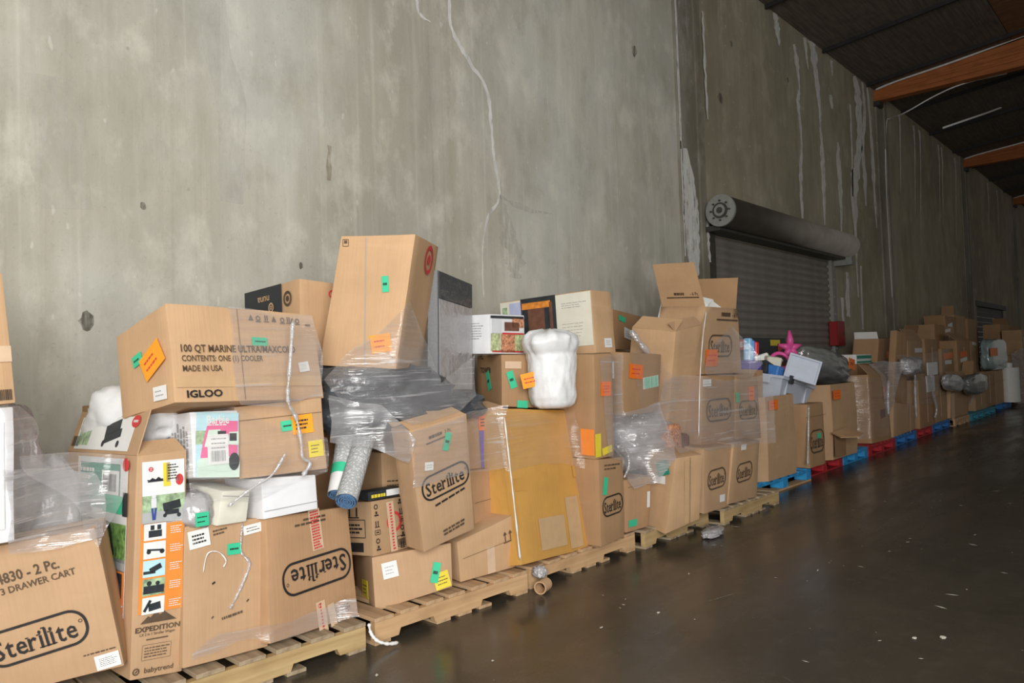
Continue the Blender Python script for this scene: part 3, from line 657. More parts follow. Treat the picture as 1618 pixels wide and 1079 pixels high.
for p, w in RUNS: crust([wxz(*q) for q in p], [k * 1.7 for k in w], 'mineral_white', 'mineral_run', WY - .003, .35, 7)
for px in (1420, 1443, 1452, 1482, 1487, 1508, 1560, 1575):
    a = 30 + .774 * (px - 1233) + 6; crust([wxz(px, a), wxz(px + 2, a + 30), wxz(px + 3, a + random.uniform(60, 160))], [.16, .10, .03], 'mineral_white', 'mineral_run', WY - .003, .4)
for px, a, b in ((1483, 255, 430), (1475, 230, 300), (1560, 400, 470)): crust([wxz(px, a), wxz(px + 3, (a + b) / 2), wxz(px + 5, b)], [.06, .10, .04], 'mineral_faint', 'mineral_run', WY - .003, .4)
# roof: sloping plywood sheets, dark sub-purlins, orange glulam beams
RS = 0.10
def roofz(y): return WH + RS * (WY - y)
ceil = empty('ceiling'); tag(ceil, 'dark sloping plywood roof deck over the warehouse', None, kind='structure')
xs = [-8 + 2.42 * i for i in range(25)]; ys = [WY + .25, 2.3, -0.2, -2.7, -5.2]
random.seed(3)
src = {}
for i in range(len(xs) - 1):
    for j in range(4):
        mt = 'plywood_brown' if (random.random() < .10 or (j == 1 and xs[i] > 15 and xs[i] < 19)) else 'plywood_dark'
        y0, y1 = ys[j] - .006, ys[j + 1] + .006
        mesh('plywood_sheet', [(xs[i] + .006, y0, roofz(y0)), (xs[i + 1] - .006, y0, roofz(y0)), (xs[i + 1] - .006, y1, roofz(y1)), (xs[i] + .006, y1, roofz(y1)),
              (xs[i] + .006, y0, roofz(y0) + .02), (xs[i + 1] - .006, y0, roofz(y0) + .02), (xs[i + 1] - .006, y1, roofz(y1) + .02), (xs[i] + .006, y1, roofz(y1) + .02)],
             [(0, 1, 2, 3), (7, 6, 5, 4), (0, 4, 5, 1), (1, 5, 6, 2), (2, 6, 7, 3), (3, 7, 4, 0)], mt, ceil)
mesh('roof_membrane', [(-8, 5, roofz(5) + .06), (52, 5, roofz(5) + .06), (52, -14, roofz(-14) + .06), (-8, -14, roofz(-14) + .06)], [(0, 1, 2, 3)], 'plywood_dark', ceil)
for i in range(1, len(xs) - 1):
    y0, y1 = WY - .01, -5.0
    mesh('sub_purlin', [(xs[i] - .02, y0, roofz(y0)), (xs[i] + .02, y0, roofz(y0)), (xs[i] + .02, y1, roofz(y1)), (xs[i] - .02, y1, roofz(y1)),
          (xs[i] - .02, y0, roofz(y0) - .07), (xs[i] + .02, y0, roofz(y0) - .07), (xs[i] + .02, y1, roofz(y1) - .07), (xs[i] - .02, y1, roofz(y1) - .07)],
         [(4, 5, 6, 7), (0, 3, 7, 4), (1, 5, 6, 2), (0, 4, 5, 1), (3, 2, 6, 7)], 'ink_black', ceil)
BX = [16.75, 24.7, 32.5, 40.5]
for k, bx in enumerate(BX):
    y0, y1 = WY - .005, -9.0; zb = 6.60
    o = empty('trim_%d' % (k + 1)); tag(o, ('nearest', 'second', 'third', 'farthest')[k] + ' orange glued-laminated roof beam resting on the wall', None, kind='structure')
    nl = 4
    for q in range(nl):
        def zz(y, f): return zb + (roofz(y) - .02 - zb) * f
        a, b = q / nl, (q + 1) / nl - .012
        mesh('lamination', [(bx - .11, y0, zz(y0, a)), (bx + .11, y0, zz(y0, a)), (bx + .11, y1, zz(y1, a)), (bx - .11, y1, zz(y1, a)), (bx - .11, y0, zz(y0, b)), (bx + .11, y0, zz(y0, b)), (bx + .11, y1, zz(y1, b)), (bx - .11, y1, zz(y1, b))],
             [(3, 2, 1, 0), (4, 5, 6, 7), (0, 1, 5, 4), (1, 2, 6, 5), (2, 3, 7, 6), (3, 0, 4, 7)], 'beam_wood', o)
    boxo('ledger_bracket', bx - .14, bx + .14, WY - .12, WY - .002, zb - .10, zb - .002, 'steel_dark', o)
    if True:
        c = tube('beam_highlight', spline([(bx - .14, WY - .06, 6.83), (bx - .14, WY - .5, 6.90), (bx - .14, 3.2, 7.0), (bx - .14, 1.5, 7.2), (bx - .14, -2, 7.5)]), .020, 'lint_white', seg=6)  # white tube shaped as the light caught along the beam's top
        tag(c, ('pale conduit run along the top of the ' + ('nearest', 'second', 'third', 'farthest')[k] + ' orange beam'), 'highlight')
c = tube('roof_cable', spline([at(1409, 470, WY - .03), at(1400, 300, WY - .03), at(1400, 200, WY - .05), at(1407, 187, WY - .10), at(1430, 178, 4.2), at(1480, 150, 3.6), at(1530, 130, 3.1), at(1618, 110, 2.5), at(1700, 90, 2.0)]), .013, 'lint_white', seg=6)
tag(c, 'thin pale cable climbing the wall and crossing under the roof', 'cable')
c = tube('roof_pipe', [at(1490, 202, 3.9), at(1560, 178, 3.3), at(1618, 156, 2.9), at(1700, 126, 2.4)], .022, 'lint_white', seg=6)
tag(c, 'straight galvanized pipe under the roof between two beams', 'pipe')

# ---- roller shutter door
door = empty('door_1', (0, 0, 0)); tag(door, 'grey steel roller shutter door with round barrel', None, kind='structure')
nsl = 27; pitch = (DZ + .02) / nsl
bm = bmesh.new(); prof = []
for k in range(7):
    t = k / 6; prof.append((-.026 * math.sin(PI * t), t * pitch))
for k in range(6):
    v = [bm.verts.new(p) for p in ((DX0 - .04, prof[k][0], prof[k][1]), (DX1 + .04, prof[k][0], prof[k][1]), (DX1 + .04, prof[k + 1][0], prof[k + 1][1]), (DX0 - .04, prof[k + 1][0], prof[k + 1][1]))]
    bm.faces.new(v)
bmesh.ops.remove_doubles(bm, verts=bm.verts[:], dist=1e-5)
bmesh.ops.solidify(bm, geom=bm.faces[:], thickness=.004)
sl = frombm('slat', bm, 'steel_grey', door, 30); sl.location = (0, WY + .035, 0)
for k in range(1, nsl): inst(sl, door, (0, WY + .035, k * pitch))
for x0, x1 in ((DX0 - .10, DX0 + .03), (DX1 - .03, DX1 + .16)):
    bm = bmesh.new(); boxbm(bm, x0, x1, WY - .06, WY - .002, 0, DZ + .03); frombm('guide_rail', bm, 'steel_pale' if x0 > 10 else 'steel_dark', door)
for k in range(9): boxo('rail_bolt', DX1 + .02, DX1 + .05, WY - .075, WY - .06, .3 + k * .3, .33 + k * .3, 'steel_pale', door)
by, bz, br = WY - .31, 3.29, .198
n = 40; bx0, bx1 = 8.98, 13.72
def cyl(name, x0, x1, r, mat, par, n=40, cap=True, y=by, z=bz):
    V = [(x, y + r * math.cos(2 * PI * k / n), z + r * math.sin(2 * PI * k / n)) for x in (x0, x1) for k in range(n)]
    F = [(k, (k + 1) % n, (k + 1) % n + n, k + n) for k in range(n)]
    if cap: F += [tuple(range(n)), tuple(reversed(range(n, 2 * n)))]
    o = mesh(name, V, F, mat, par); o.data.polygons.foreach_set('use_smooth', [i < n for i in range(len(F))]); return o
hood = cyl('barrel_hood', bx0, bx1, br, 'hood_steel', door)
ep = cyl('end_plate', bx0 - .025, bx0 - .001, br * 1.03, 'steel_pale', door)
for r0 in (.10, .075, .04):
    cyl('hub_ring', bx0 - .045 - (.1 - r0) * .2, bx0 - .025, r0, 'steel_dark' if r0 != .075 else 'steel_pale', ep, 24)
for k in range(8):
    a = k * PI / 4; cyl('hub_bolt', bx0 - .05, bx0 - .026, .012, 'steel_dark', ep, 8, True, by + .125 * math.cos(a), bz + .125 * math.sin(a))
boxo('hood_flange', bx0 + .05, bx1 - .02, by + .05, WY - .002, bz - br - .035, bz - br + .03, 'steel_dark', door)
bm = bmesh.new(); boxbm(bm, bx1 - .02, bx1 + .10, WY - .36, WY - .002, bz - .33, bz - .12); frombm('end_bracket', bm, 'steel_pale', door)
# red box on the wall by the door
p = at(1325.5, 546, WY - .1)
o = empty('wall_box', (p.x, WY - .002, p.z)); tag(o, 'small dark red steel box on the wall right of the roller door', 'wall box')
boxo('case', -.17, .17, -.14, 0, 0, .42, 'red_steel', o, .008); boxo('lid', -.175, .175, -.155, -.141, -.005, .425, 'red_steel', o, .004); boxo('latch', .10, .13, -.165, -.155, .18, .24, 'steel_dark', o)
# farther shutter
d2o = empty('door_2'); tag(d2o, 'second roller shutter, almost black, far along the wall', None, kind='structure')
boxo('curtain_slat', 25.46, 29.94, WY + .06, WY + .075, 0, .145, 'ink_black', d2o)
s2 = d2o.children[0]
for k in range(1, 19): inst(s2, d2o, (0, (.004 if k % 2 else 0), k * .15))
boxo('lintel_hood', 25.4, 30.0, WY - .02, WY + .24, 2.70, 2.85, 'ink_black', d2o)

# ================================================================== pallets
def stringer_pallet(name, label, x, y, yaw, L=1.2, D=1.02, ms='pallet_wood', mb='pallet_wood_board', z=0.0, nb=7, seed=0, gap=None):
    rnd = random.Random(seed)
    r = empty(name, (x, y, z), (0, 0, math.radians(yaw))); tag(r, label, 'pallet', 'pallets under the row of goods')
    h0, h1 = .018, .118
    prof = [(0, h0), (.16, h0), (.16, h0)]
    def notch(a, b): return [(a, h0), (a + .015, h0 + .035), (b - .015, h0 + .035), (b, h0)]
    pr = [(0, h0)] + notch(.15, .15 + L * .22) + notch(L - .15 - L * .22, L - .15) + [(L, h0), (L, h1), (0, h1)]
    n = len(pr)
    V = [(px, 0, pz) for px, pz in pr] + [(px, .038, pz) for px, pz in pr]
    F = [tuple(range(n)), tuple(reversed(range(n, 2 * n)))] + [(i, i + n, (i + 1) % n + n, (i + 1) % n) for i in range(n)]
    s0 = mesh('stringer', V, F, ms, r)
    for yy in (D / 2 - .019, D - .038): inst(s0, r, (0, yy, 0))
    w = L / (nb + (nb - 1) * .42)
    pos = [i * w * 1.42 for i in range(nb)]
    b0 = boxo('deck_board', 0, w, 0, D, 0, .020, mb, r, .002); b0.location = (0, -.004, h1)
    for i in range(1, nb): inst(b0, r, (pos[i] + rnd.uniform(-.006, .006), rnd.uniform(-.008, .004), h1), (0, 0, rnd.uniform(-.008, .008)))
    bw = .10
    c0 = boxo('bottom_board', 0, bw, 0, D, 0, .018, mb, r, .002)
    for xx in (L * .36, L * .5, L * .64, L - bw): inst(c0, r, (xx, 0, 0))
    return r
def block_pallet(name, label, x, y, yaw, mat, L=1.18, D=1.02, mb=None):
    r = empty(name, (x, y, 0), (0, 0, math.radians(yaw))); tag(r, label, 'pallet', 'pallets under the row of goods')
    b = boxo('block', 0, .14, 0, .14, .02, .105, mat, r, .004)
    for i in range(3):
        for j in range(3):
            if i or j: inst(b, r, (i * (L - .14) / 2, j * (D - .14) / 2, 0))
    s = boxo('stringer_board', 0, L, 0, .12, .105, .125, mat, r, .002)
    for yy in (D / 2 - .06, D - .12): inst(s, r, (0, yy, 0))
    dk = boxo('deck_board', 0, .125, 0, D, .125, .145, mat, r, .002)
    for i in range(1, 7): inst(dk, r, (i * (L - .125) / 6, 0, 0))
    bb = boxo('bottom_board', 0, L, 0, .12, 0, .02, mb or mat, r, .002)
    for yy in (D / 2 - .06, D - .12): inst(bb, r, (0, yy, 0))
    return r
stringer_pallet('wood_pallet', 'wooden pallet under the leaning big box at the left edge', .02, 3.35, -4, 1.1, 1.02, 'pallet_wood_old', 'pallet_board_old', seed=1)
stringer_pallet('wood_pallet', 'weathered wooden pallet under the cooler and stroller wagon boxes', 1.135, 3.215, -2.6, 1.2, 1.02, 'pallet_wood_old', 'pallet_board_old', seed=2)
stringer_pallet('wood_pallet', 'fresh pale wooden pallet with notched stringers, second complete one from left', 2.395, 3.165, -1.6, 1.145, 1.02, seed=3)
stringer_pallet('wood_pallet', 'wooden pallet under the tall orange-yellow carton', 3.60, 3.16, 0.5, 1.2, 1.02, seed=4)
stringer_pallet('wood_pallet', 'wooden pallet beneath the carton leaning out over the floor', 4.86, 3.12, .5, 1.0, 1.02, 'pallet_wood_old', 'pallet_board_old', seed=5)
stringer_pallet('wood_pallet', 'wooden pallet under the double stack of logo boxes', 5.93, 3.02, 0.8, 1.16, 1.02, 'pallet_wood_old', 'pallet_board_old', seed=6)
for i, (x0, x1, m, mb, lb) in enumerate(((7.17, 8.63, 'paint_blue', None, 'bright blue block pallet, nearest of the painted pallets'), (8.67, 9.92, 'paint_red', None, 'red block pallet, nearest of the red ones'),
        (9.96, 10.93, 'paint_blue', None, 'blue block pallet between the two nearest red ones'), (10.95, 12.2, 'paint_red', None, 'second red block pallet from the camera'),
        (12.26, 13.5, 'paint_navy', None, 'third blue block pallet from the camera'), (13.56, 14.6, 'paint_red', None, 'farthest red block pallet'),
        (14.63, 15.9, 'paint_navy', None, 'deep blue block pallet next to the far wooden one'), (17.3, 18.5, 'paint_teal', None, 'nearer of two far teal block pallets'), (18.55, 19.8, 'paint_teal', None, 'farther of two far teal block pallets'), (21.0, 22.2, 'paint_navy', None, 'farthest dark blue block pallet in the row'))):
    block_pallet('block_pallet', lb, x0, (3.30, 3.39, 3.40, 3.40, 3.44, 3.47, 3.48, 3.40, 3.42, 3.5)[i], 0, m, x1 - x0 - .03, 1.02, 'pallet_wood' if i == 0 else None)
stringer_pallet('wood_pallet', 'far wooden pallet between the blue and teal block pallets', 16.0, 3.42, 0, 1.2, 1.02, seed=9)

# ================================================================== cartons, first two loads
# -- load at the left edge
fitbox('cart', 'cardboard_box', 'big leaning box lettered 3 DRAWER CART at the lower left corner', 'cardboard_tan', dd=.17)
sterilite('cart', .475, .335, .37, 5, asp=.40)
q = Pr().text('4830 - 2 Pc.', 0, 0, .040, .02, .80); decal('cart', 'F', .505, .795, q, 'ink_brown', 'printed_number', 5, .0065)
q = Pr().text('MEDIUM 3 DRAWER CART', 0, 0, .026, .015, .92); decal('cart', 'F', .43, .705, q, 'ink_brown', 'printed_description', 5, .0065)
sticker('cart', 'F', .90, .07, .09, .06, 'label_white', 'shipping_label', 3, 5, seed=4, bars=False)
q = Pr().lines(.12, .012, 1, 7); decal('cart', 'F', .86, .145, q, 'ink_brown', 'printed_line', 2, .0065)
tape('cart', 'T', .5, .5, .5, .04)
fitbox('left_tall', 'cardboard_box', 'upper box cut off by the left edge with barcode at its foot', 'cardboard_light')
q = Pr().barcode(0, 0, .05, .04, 3); decal('left_tall', 'F', .86, .07, q, 'ink_black', 'barcode', 0, .0065)
tape('left_tall', 'F', .8, .38, .1, .06, 'tape_pale')
wbox('edge_white', 'white_box', 'white box standing at the left edge below the barcode box', 'white_carton', .72, 3.33, .80, .30, .3, .505, 6)
tape('edge_white', 'F', .8, .5, .05, .40, 'label_white')
wbox('edge_under', 'cardboard_box', 'brown box in the back of the load at the left edge', 'cardboard_brown', .62, 3.72, .16, .6, .5, .64, 3)

# -- stroller wagon box with raised flaps
fitbox('wagon', 'wagon_box', 'tall printed stroller wagon box with raised top flaps', 'cardboard_tan')
flap('wagon', 'L', .20, 74, 'cardboard_tan', .004); flap('wagon', 'F', .10, 32, 'cardboard_light', .004)
fl_ = 'flapL'
o = decal('wagon', fl_, .48, .46, Pr().rect(0, 0, .66, .155), 'label_white', 'printed_panel', 0, .003, thick=.001)
decal('wagon', fl_, .20, .50, Pr().rect(0, 0, .14, .13), 'print_grass', 'printed_photo', 0, .0045, parent=o)
q = Pr()
for x, y, w, h in ((-.02, .02, .16, .05), (.0, -.02, .18, .04), (-.07, .05, .06, .03)): q.rect(x, y, w, h, .2)
for x in (-.09, .08): q.disc(x, -.055, .016)
decal('wagon', fl_, .62, .50, q, 'print_dark', 'printed_wagon', 0, .0045, parent=o)
decal('wagon', fl_, .46, .74, Pr().poly([(-.05, -.012), (-.02, .012), (0, 0), (.02, .012), (.05, -.012)]), 'print_dark', 'printed_mountain', 0, .0045, parent=o)
decal('wagon', fl_, .88, .74, Pr().disc(0, 0, .045, .028), 'ink_red', 'red_badge', 0, .0045, parent=o)
decal('wagon', fl_, .88, .74, Pr().lines(.05, .014, 1, 3, .8), 'label_white', 'badge_text', 0, .0055, parent=o)
decal('wagon', fl_, .09, .26, Pr().barcode(0, 0, .10, .05, 2), 'ink_black', 'barcode', 0, .0045, parent=o)
# left side print
o = decal('wagon', 'L', .56, .62, Pr().rect(0, 0, .60, .66), 'label_white', 'printed_panel', 0, .006, thick=.001)
def onL(u, v, pr, mat, name, e=.0085, ang=0): return decal('wagon', 'L', u, v, pr, mat, name, ang, e, parent=o)
onL(.54, .845, Pr().rect(0, 0, .48, .20), 'label_teal', 'green_panel'); onL(.54, .965, Pr().rect(0, 0, .5, .03), 'print_white_soft', 'pale_band')
onL(.36, .86, Pr().lines(.18, .14, 4, 5, .5), 'label_white', 'printed_lines', .0105)
s = onL(.70, .865, Pr().rect(0, 0, .20, .105), 'label_white', 'barcode_label', .0105); onL(.70, .865, Pr().barcode(0, 0, .15, .075, 5), 'ink_black', 'barcode', .0125)
onL(.74, .765, Pr().rect(0, 0, .22, .075), 'label_green', 'green_sticker', .0115); onL(.34, .755, Pr().rect(0, 0, .18, .05, -.15), 'print_dark', 'dark_oval')
onL(.90, .955, Pr().disc(0, 0, .035, .028), 'ink_red', 'red_badge', .0115)
onL(.56, .59, Pr().rect(0, 0, .60, .16), 'print_leaf', 'foliage_photo'); onL(.56, .49, Pr().rect(0, 0, .60, .05), 'print_road', 'road_photo')
onL(.55, .60, Pr().rect(0, .05, .24, .05).rect(0, -.02, .26, .07).rect(.16, .0, .02, .14, .4).disc(-.08, -.095, .03).disc(.10, -.095, .03), 'print_dark', 'printed_wagon', .0105)
onL(.90, .76, Pr().rect(0, .01, .05, .10), 'print_dark', 'printed_canopy', .0105)
onL(.56, .375, Pr().rect(0, 0, .60, .17), 'print_orange', 'orange_panel', .0085)
for uu in (.40, .62, .82): onL(uu, .40, Pr().rect(0, 0, .12, .10), 'print_dark', 'inset_photo', .0105)
onL(.8, .32, Pr().lines(.16, .03, 2, 4), 'label_white', 'caption', .0105)
# narrow front print
o = decal('wagon', 'F', .54, .82, Pr().rect(0, 0, .178, .268), 'label_white', 'printed_panel', 0, .006, thick=.001)
def onF(u, v, pr, mat, name, e=.0085, ang=0, par=None): return decal('wagon', 'F', u, v, pr, mat, name, ang, e, parent=par or o)
onF(.54, .755, Pr().rect(0, 0, .178, .10), 'print_grass', 'park_photo'); onF(.54, .71, Pr().rect(0, 0, .178, .045), 'print_road', 'path_photo', .009)
onF(.34, .755, Pr().disc(0, .045, .009).rect(0, .018, .022, .04), 'print_white_soft', 'printed_walker', .0105); onF(.34, .725, Pr().rect(-.004, 0, .009, .05, .1).rect(.006, 0, .009, .05, -.1), 'print_denim', 'printed_jeans', .0105)
onF(.70, .745, Pr().rect(0, .01, .075, .035, .15).rect(0, -.018, .06, .02).disc(-.03, -.03, .008).disc(.03, -.034, .009), 'print_dark', 'printed_wagon', .0105)
onF(.26, .93, Pr().circle(0, 0, .006, .010).rect(.0, 0, .012, .004), 'ink_red', 'round_logo', .0105); onF(.84, .87, Pr().disc(0, 0, .017, .024), 'ink_red', 'red_badge', .0105)
onF(.36, .88, Pr().poly([(-.035, -.008), (-.014, .010), (0, .002), (.012, .012), (.035, -.008)]).lines(.07, .012, 1, 3), 'print_dark', 'printed_mountain', .0105)
s = onF(.58, .90, Pr().rect(0, 0, .03, .10), 'label_yellow', 'yellow_strip', .0105); onF(.70, .91, Pr().rect(0, 0, .055, .085), 'label_white', 'address_label', .0105)
onF(.70, .91, Pr().lines(.045, .07, 6, 9), 'ink_black', 'address_text', .0125)
o2 = decal('wagon', 'F', .53, .485, Pr().rect(0, 0, .18, .372), 'print_orange', 'orange_panel', 0, .006, thick=.001)
for k in range(5):
    vv = .645 - .082 * k
    s = onF(.38, vv, Pr().rect(0, 0, .092, .068), ('label_white', 'label_white', 'print_sky', 'print_grass', 'label_white')[k], 'inset_photo', .0085, par=o2)
    q = (Pr().rect(0, -.008, .055, .028).rect(-.012, .018, .016, .02).rect(.016, .018, .016, .02), Pr().rect(0, 0, .065, .008, -.1).disc(-.025, -.006, .009).disc(.03, -.008, .010),
         Pr().rect(.005, 0, .05, .022, .4).rect(-.02, -.015, .05, .012), Pr().rect(0, -.01, .085, .032).disc(-.02, .016, .010).disc(.015, .014, .009), Pr().rect(.005, -.005, .05, .03, .15).rect(-.025, .0, .012, .05, -.5))[k]
    onF(.38, vv, q, 'print_dark', 'printed_stroller', .0105, par=o2); onF(.80, vv, Pr().lines(.05, .035, 4, k + 3, .35), 'label_white', 'caption', .0105, par=o2)
decal('wagon', 'F', .50, .262, Pr().poly([(-.075, -.02), (-.045, .008), (-.035, .002), (-.012, .024), (.004, .008), (.022, .02), (.045, .002), (.075, -.02)]), 'ink_brown', 'printed_mountain', 0, .0065)
decal('wagon', 'F', .49, .215, Pr().text('EXPEDITION', 0, 0, .020, .03, 1.16), 'ink_brown', 'printed_name', 0, .0065)
decal('wagon', 'F', .48, .182, Pr().text('LX 2 in 1 Stroller Wagon', 0, .009, .0105, .01, .95).rect(0, -.013, .09, .005), 'ink_brown', 'printed_subtitle', 0, .0065)
q = Pr().pill(0, 0, .12, .062, .004, .0012).lines(.10, .046, 4, 12, .35); decal('wagon', 'F', .47, .112, q, 'ink_brown', 'specification_box', 0, .0065)
decal('wagon', 'F', .44, .035, Pr().text('babytrend', .018, 0, .020, .012, 1.05).circle(-.075, 0, .009, .014).rect(-.074, 0, .012, .005, .8), 'ink_brown', 'printed_logo', 0, .0065)

fitbox('plain', 'cardboard_box', 'plain box with handwritten white labels between wagon box and upside-down logo box', 'cardboard_tan')
sticker('plain', 'F', .17, .90, .095, .078, 'label_white', 'handwritten_label', 8, 3, seed=11, th=.5)
sticker('plain', 'F', .84, .925, .09, .042, 'label_white', 'barcode_label', 8, 2, seed=13)
sticker('plain', 'F', .60, .79, .065, .05, 'label_green', 'green_sticker', 0, 1, seed=14)
decal('plain', 'F', .43, .935, Pr().lines(.07, .03, 2, 3, .5), 'ink_brown', 'printed_text', 8, .0065)
decal('plain', 'F', .56, .30, Pr().lines(.10, .018, 1, 15, .6).rect(-.09, .02, .012, .006, .6).rect(.08, .04, .014, .007, .6), 'ink_brown', 'printed_text', 8, .0065)
decal('plain', 'F', .34, .56, Pr().rect(0, 0, .016, .008, .5), 'ink_black', 'printed_mark', 0, .0065)
fitbox('upside', 'cardboard_box', 'box with its oval logo printed upside down on the weathered pallet', 'cardboard_red')
sterilite('upside', .55, .48, .46, 180 + 4)
decal('upside', 'F', .50, .925, Pr().lines(.20, .04, 2, 5, .5), 'ink_brown', 'printed_text', 183, .0065)
s = tape('upside', 'F', .56, .84, .075, .20, 'tape_pale', 6); decal('upside', 'F', .56, .84, Pr().lines(.06, .19, 14, 6, .6), 'ink_red', 'tape_print', 6, .0075, parent=s)
s = tape('upside', 'F', .56, .09, .06, .15, 'tape_pale', 6); decal('upside', 'F', .555, .09, Pr().lines(.012, .14, 9, 7, .6).circle(-.008, .055, .006, .009), 'ink_red', 'tape_print', 6, .0075, parent=s)
tape('upside', 'F', .68, .08, .045, .11, 'tape_pale', 10)
decal('upside', 'F', .82, .10, Pr().lines(.10, .05, 3, 8, .6), 'ink_brown', 'printed_text', 6, .0065)
# upper tier
fitbox('toycar', 'toy_box', 'pink and pale blue toy van box under the cooler box', 'white_carton')
def onB(u, v, pr, mat, name, e=.0065, par=None): return decal('toycar', 'F', u, v, pr, mat, name, 0, e, parent=par)
o = onB(.53, .5, Pr().rect(0, 0, .20, .285), 'print_sky', 'printed_panel')
onB(.53, .13, Pr().rect(0, 0, .20, .075), 'print_mint', 'ground_print', .0078, o); onB(.30, .60, Pr().rect(0, 0, .10, .06), 'print_grass', 'garden_print', .0078, o)
onB(.55, .5, Pr().poly([(-.085, -.06), (-.075, .0), (-.055, .085), (-.03, .105), (.09, .105), (.09, -.075), (.02, -.085)]), 'print_pink', 'van_body', .0090, o)
onB(.55, .46, Pr().poly([(-.068, .0), (-.05, .075), (.005, .078), (.005, -.005)]), 'print_mint', 'van_window', .0102, o); onB(.86, .56, Pr().poly([(-.03, -.02), (-.018, .035), (.028, .038), (.028, -.025)]), 'print_mint', 'van_side_window', .0102, o)
onB(.86, .60, Pr().rect(0, 0, .035, .035), 'print_dark', 'window_shade', .0112, o); onB(.62, .66, Pr().rect(0, 0, .04, .02), 'print_dark', 'window_shade', .0112, o)
onB(.50, .22, Pr().poly([(-.08, -.03), (-.085, .02), (.08, .03), (.095, .0), (.06, -.04)]), 'print_mint', 'van_bumper', .0102, o); onB(.87, .24, Pr().disc(0, 0, .026, .040), 'print_dark', 'van_wheel', .0114, o)
onB(.55, .865, Pr().text('Barbie', 0, 0, .036, .022, .8), 'label_white', 'printed_name', .0114, o); onB(.55, .785, Pr().lines(.11, .012, 1, 2), 'label_white', 'printed_subtitle', .0114, o)
s = sticker('toycar', 'F', .52, .42, .098, .135, 'label_white', 'barcode_label', 3, 3, seed=22, bars=True, ink='label_grey', eps=.0145)
decal('toycar', 'L', .5, .5, Pr().lines(.2, .26, 9, 31, .5), 'label_grey', 'printed_text', 90, .0065)
fitbox('flabel', 'cardboard_box', 'box with one big orange and one yellow sticker just below the cooler box', 'cardboard_tan')
sticker('flabel', 'F', .745, .66, .105, .092, 'label_orange', 'orange_label', 2, 3, seed=31, th=.5); sticker('flabel', 'F', .56, .66, .055, .05, 'label_green', 'green_sticker', 2, 1, seed=32)
sticker('flabel', 'F', .88, .30, .075, .08, 'label_yellow', 'yellow_label', 2, 3, seed=33); decal('flabel', 'F', .5, .80, Pr().rect(0, 0, .41, .003), 'seam_dark', 'flap_seam', 0, .006)
fitbox('whitecarton', 'white_carton', 'blank white carton wedged above the upside-down logo box', 'white_carton')
decal('whitecarton', 'F', .5, .22, Pr().rect(0, 0, .29, .003), 'label_grey', 'flap_seam', 1, .006)
fitbox('cream', 'cream_box', 'small cream box under film left of the white carton', 'label_cream')
decal('cream', 'F', .5, .84, Pr().rect(0, 0, .14, .003), 'label_grey', 'flap_seam', -4, .006)
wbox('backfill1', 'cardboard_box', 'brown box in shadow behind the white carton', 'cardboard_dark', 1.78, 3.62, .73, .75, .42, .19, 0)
fitbox('cooler', 'cooler_box', 'large brown cooler box lettered MARINE ULTRA on top of the first load', 'cardboard_light', amp=.006, backdrop=.06)
decal('cooler', 'F', .055, .46, Pr().text('100 QT MARINE ULTRA/MAXCOLD', 0, .036, .032, .018, .86, True).text('CONTENTS: ONE (1) COOLER', 0, -.008, .026, .014, .82, True).text('MADE IN USA', 0, -.052, .026, .014, .84, True), 'ink_brown', 'printed_text', 1, .0075)
decal('cooler', 'F', .065, .085, Pr().text('IGLOO', .0, 0, .030, .03, 1.3, True), 'ink_black', 'printed_logo', 1, .0075)
q = Pr()
for k, x in enumerate((-.13, -.09, -.05, .0, .05, .08, .11, .14)):
    if k % 3 == 0: q.poly([(x - .014, -.012), (x + .014, -.012), (x, .016)])
    elif k % 3 == 1: q.circle(x, 0, .008, .013, 12).rect(x, -.016, .03, .004)
    else: q.rect(x, .004, .006, .026).rect(x + .012, .004, .006, .026).rect(x + .006, -.014, .03, .004)
decal('cooler', 'F', .68, .90, q, 'ink_brown', 'care_symbols', 0, .0075)['kind'] = 'stuff'; decal('cooler', 'F', .94, .86, Pr().lines(.04, .015, 1, 9, .7), 'ink_brown', 'printed_text', 0, .0075)
sticker('cooler', 'F', .56, .64, .085, .04, 'label_green', 'green_sticker', -1, 1, seed=41, eps=.009); sticker('cooler', 'F', .865, .37, .062, .048, 'label_white', 'barcode_label', 8, 4, seed=42, eps=.009, ink='label_grey')
decal('cooler', 'F', .425, .5, Pr().rect(0, 0, .004, .42), 'seam_dark', 'flap_seam', 0, .007)
sticker('cooler', 'L', .70, .50, .17, .11, 'label_orange', 'orange_label', 22, 2, seed=43, eps=.012); sticker('cooler', 'L', .42, .58, .075, .05, 'label_green', 'green_sticker', 8, 1, seed=44, eps=.009); sticker('cooler', 'L', .78, .14, .10, .06, 'label_white', 'barcode_label', -3, 2, seed=45, eps=.009, ink='label_grey')
tape('cooler', 'F', .5, .21, .78, .05, 'tape_clear')
fitbox('nuna', 'cardboard_box', 'brown box with a black printed panel behind the cooler box', 'cardboard_light', dd=.62)
o = decal('nuna', 'L', .34, .85, Pr().rect(0, 0, .44, .17), 'print_navy', 'black_panel', 0, .006, thick=.001)
decal('nuna', 'L', .36, .87, Pr().text('nuna', 0, 0, .045, .01, 1.15), 'cardboard_light', 'printed_name', 180, .0075, parent=o); decal('nuna', 'L', .50, .775, Pr().circle(0, 0, .02, .03).circle(0, 0, .006, .013), 'cardboard_light', 'ring_mark', 0, .0075, parent=o)
decal('nuna', 'L', .80, .83, Pr().circle(0, 0, .030, .045).disc(0, 0, .017), 'ink_brown', 'ring_logo', 0, .0065)
decal('nuna', 'F', .93, .88, Pr().circle(0, 0, .015, .024), 'ink_red', 'ring_logo', 0, .0065)
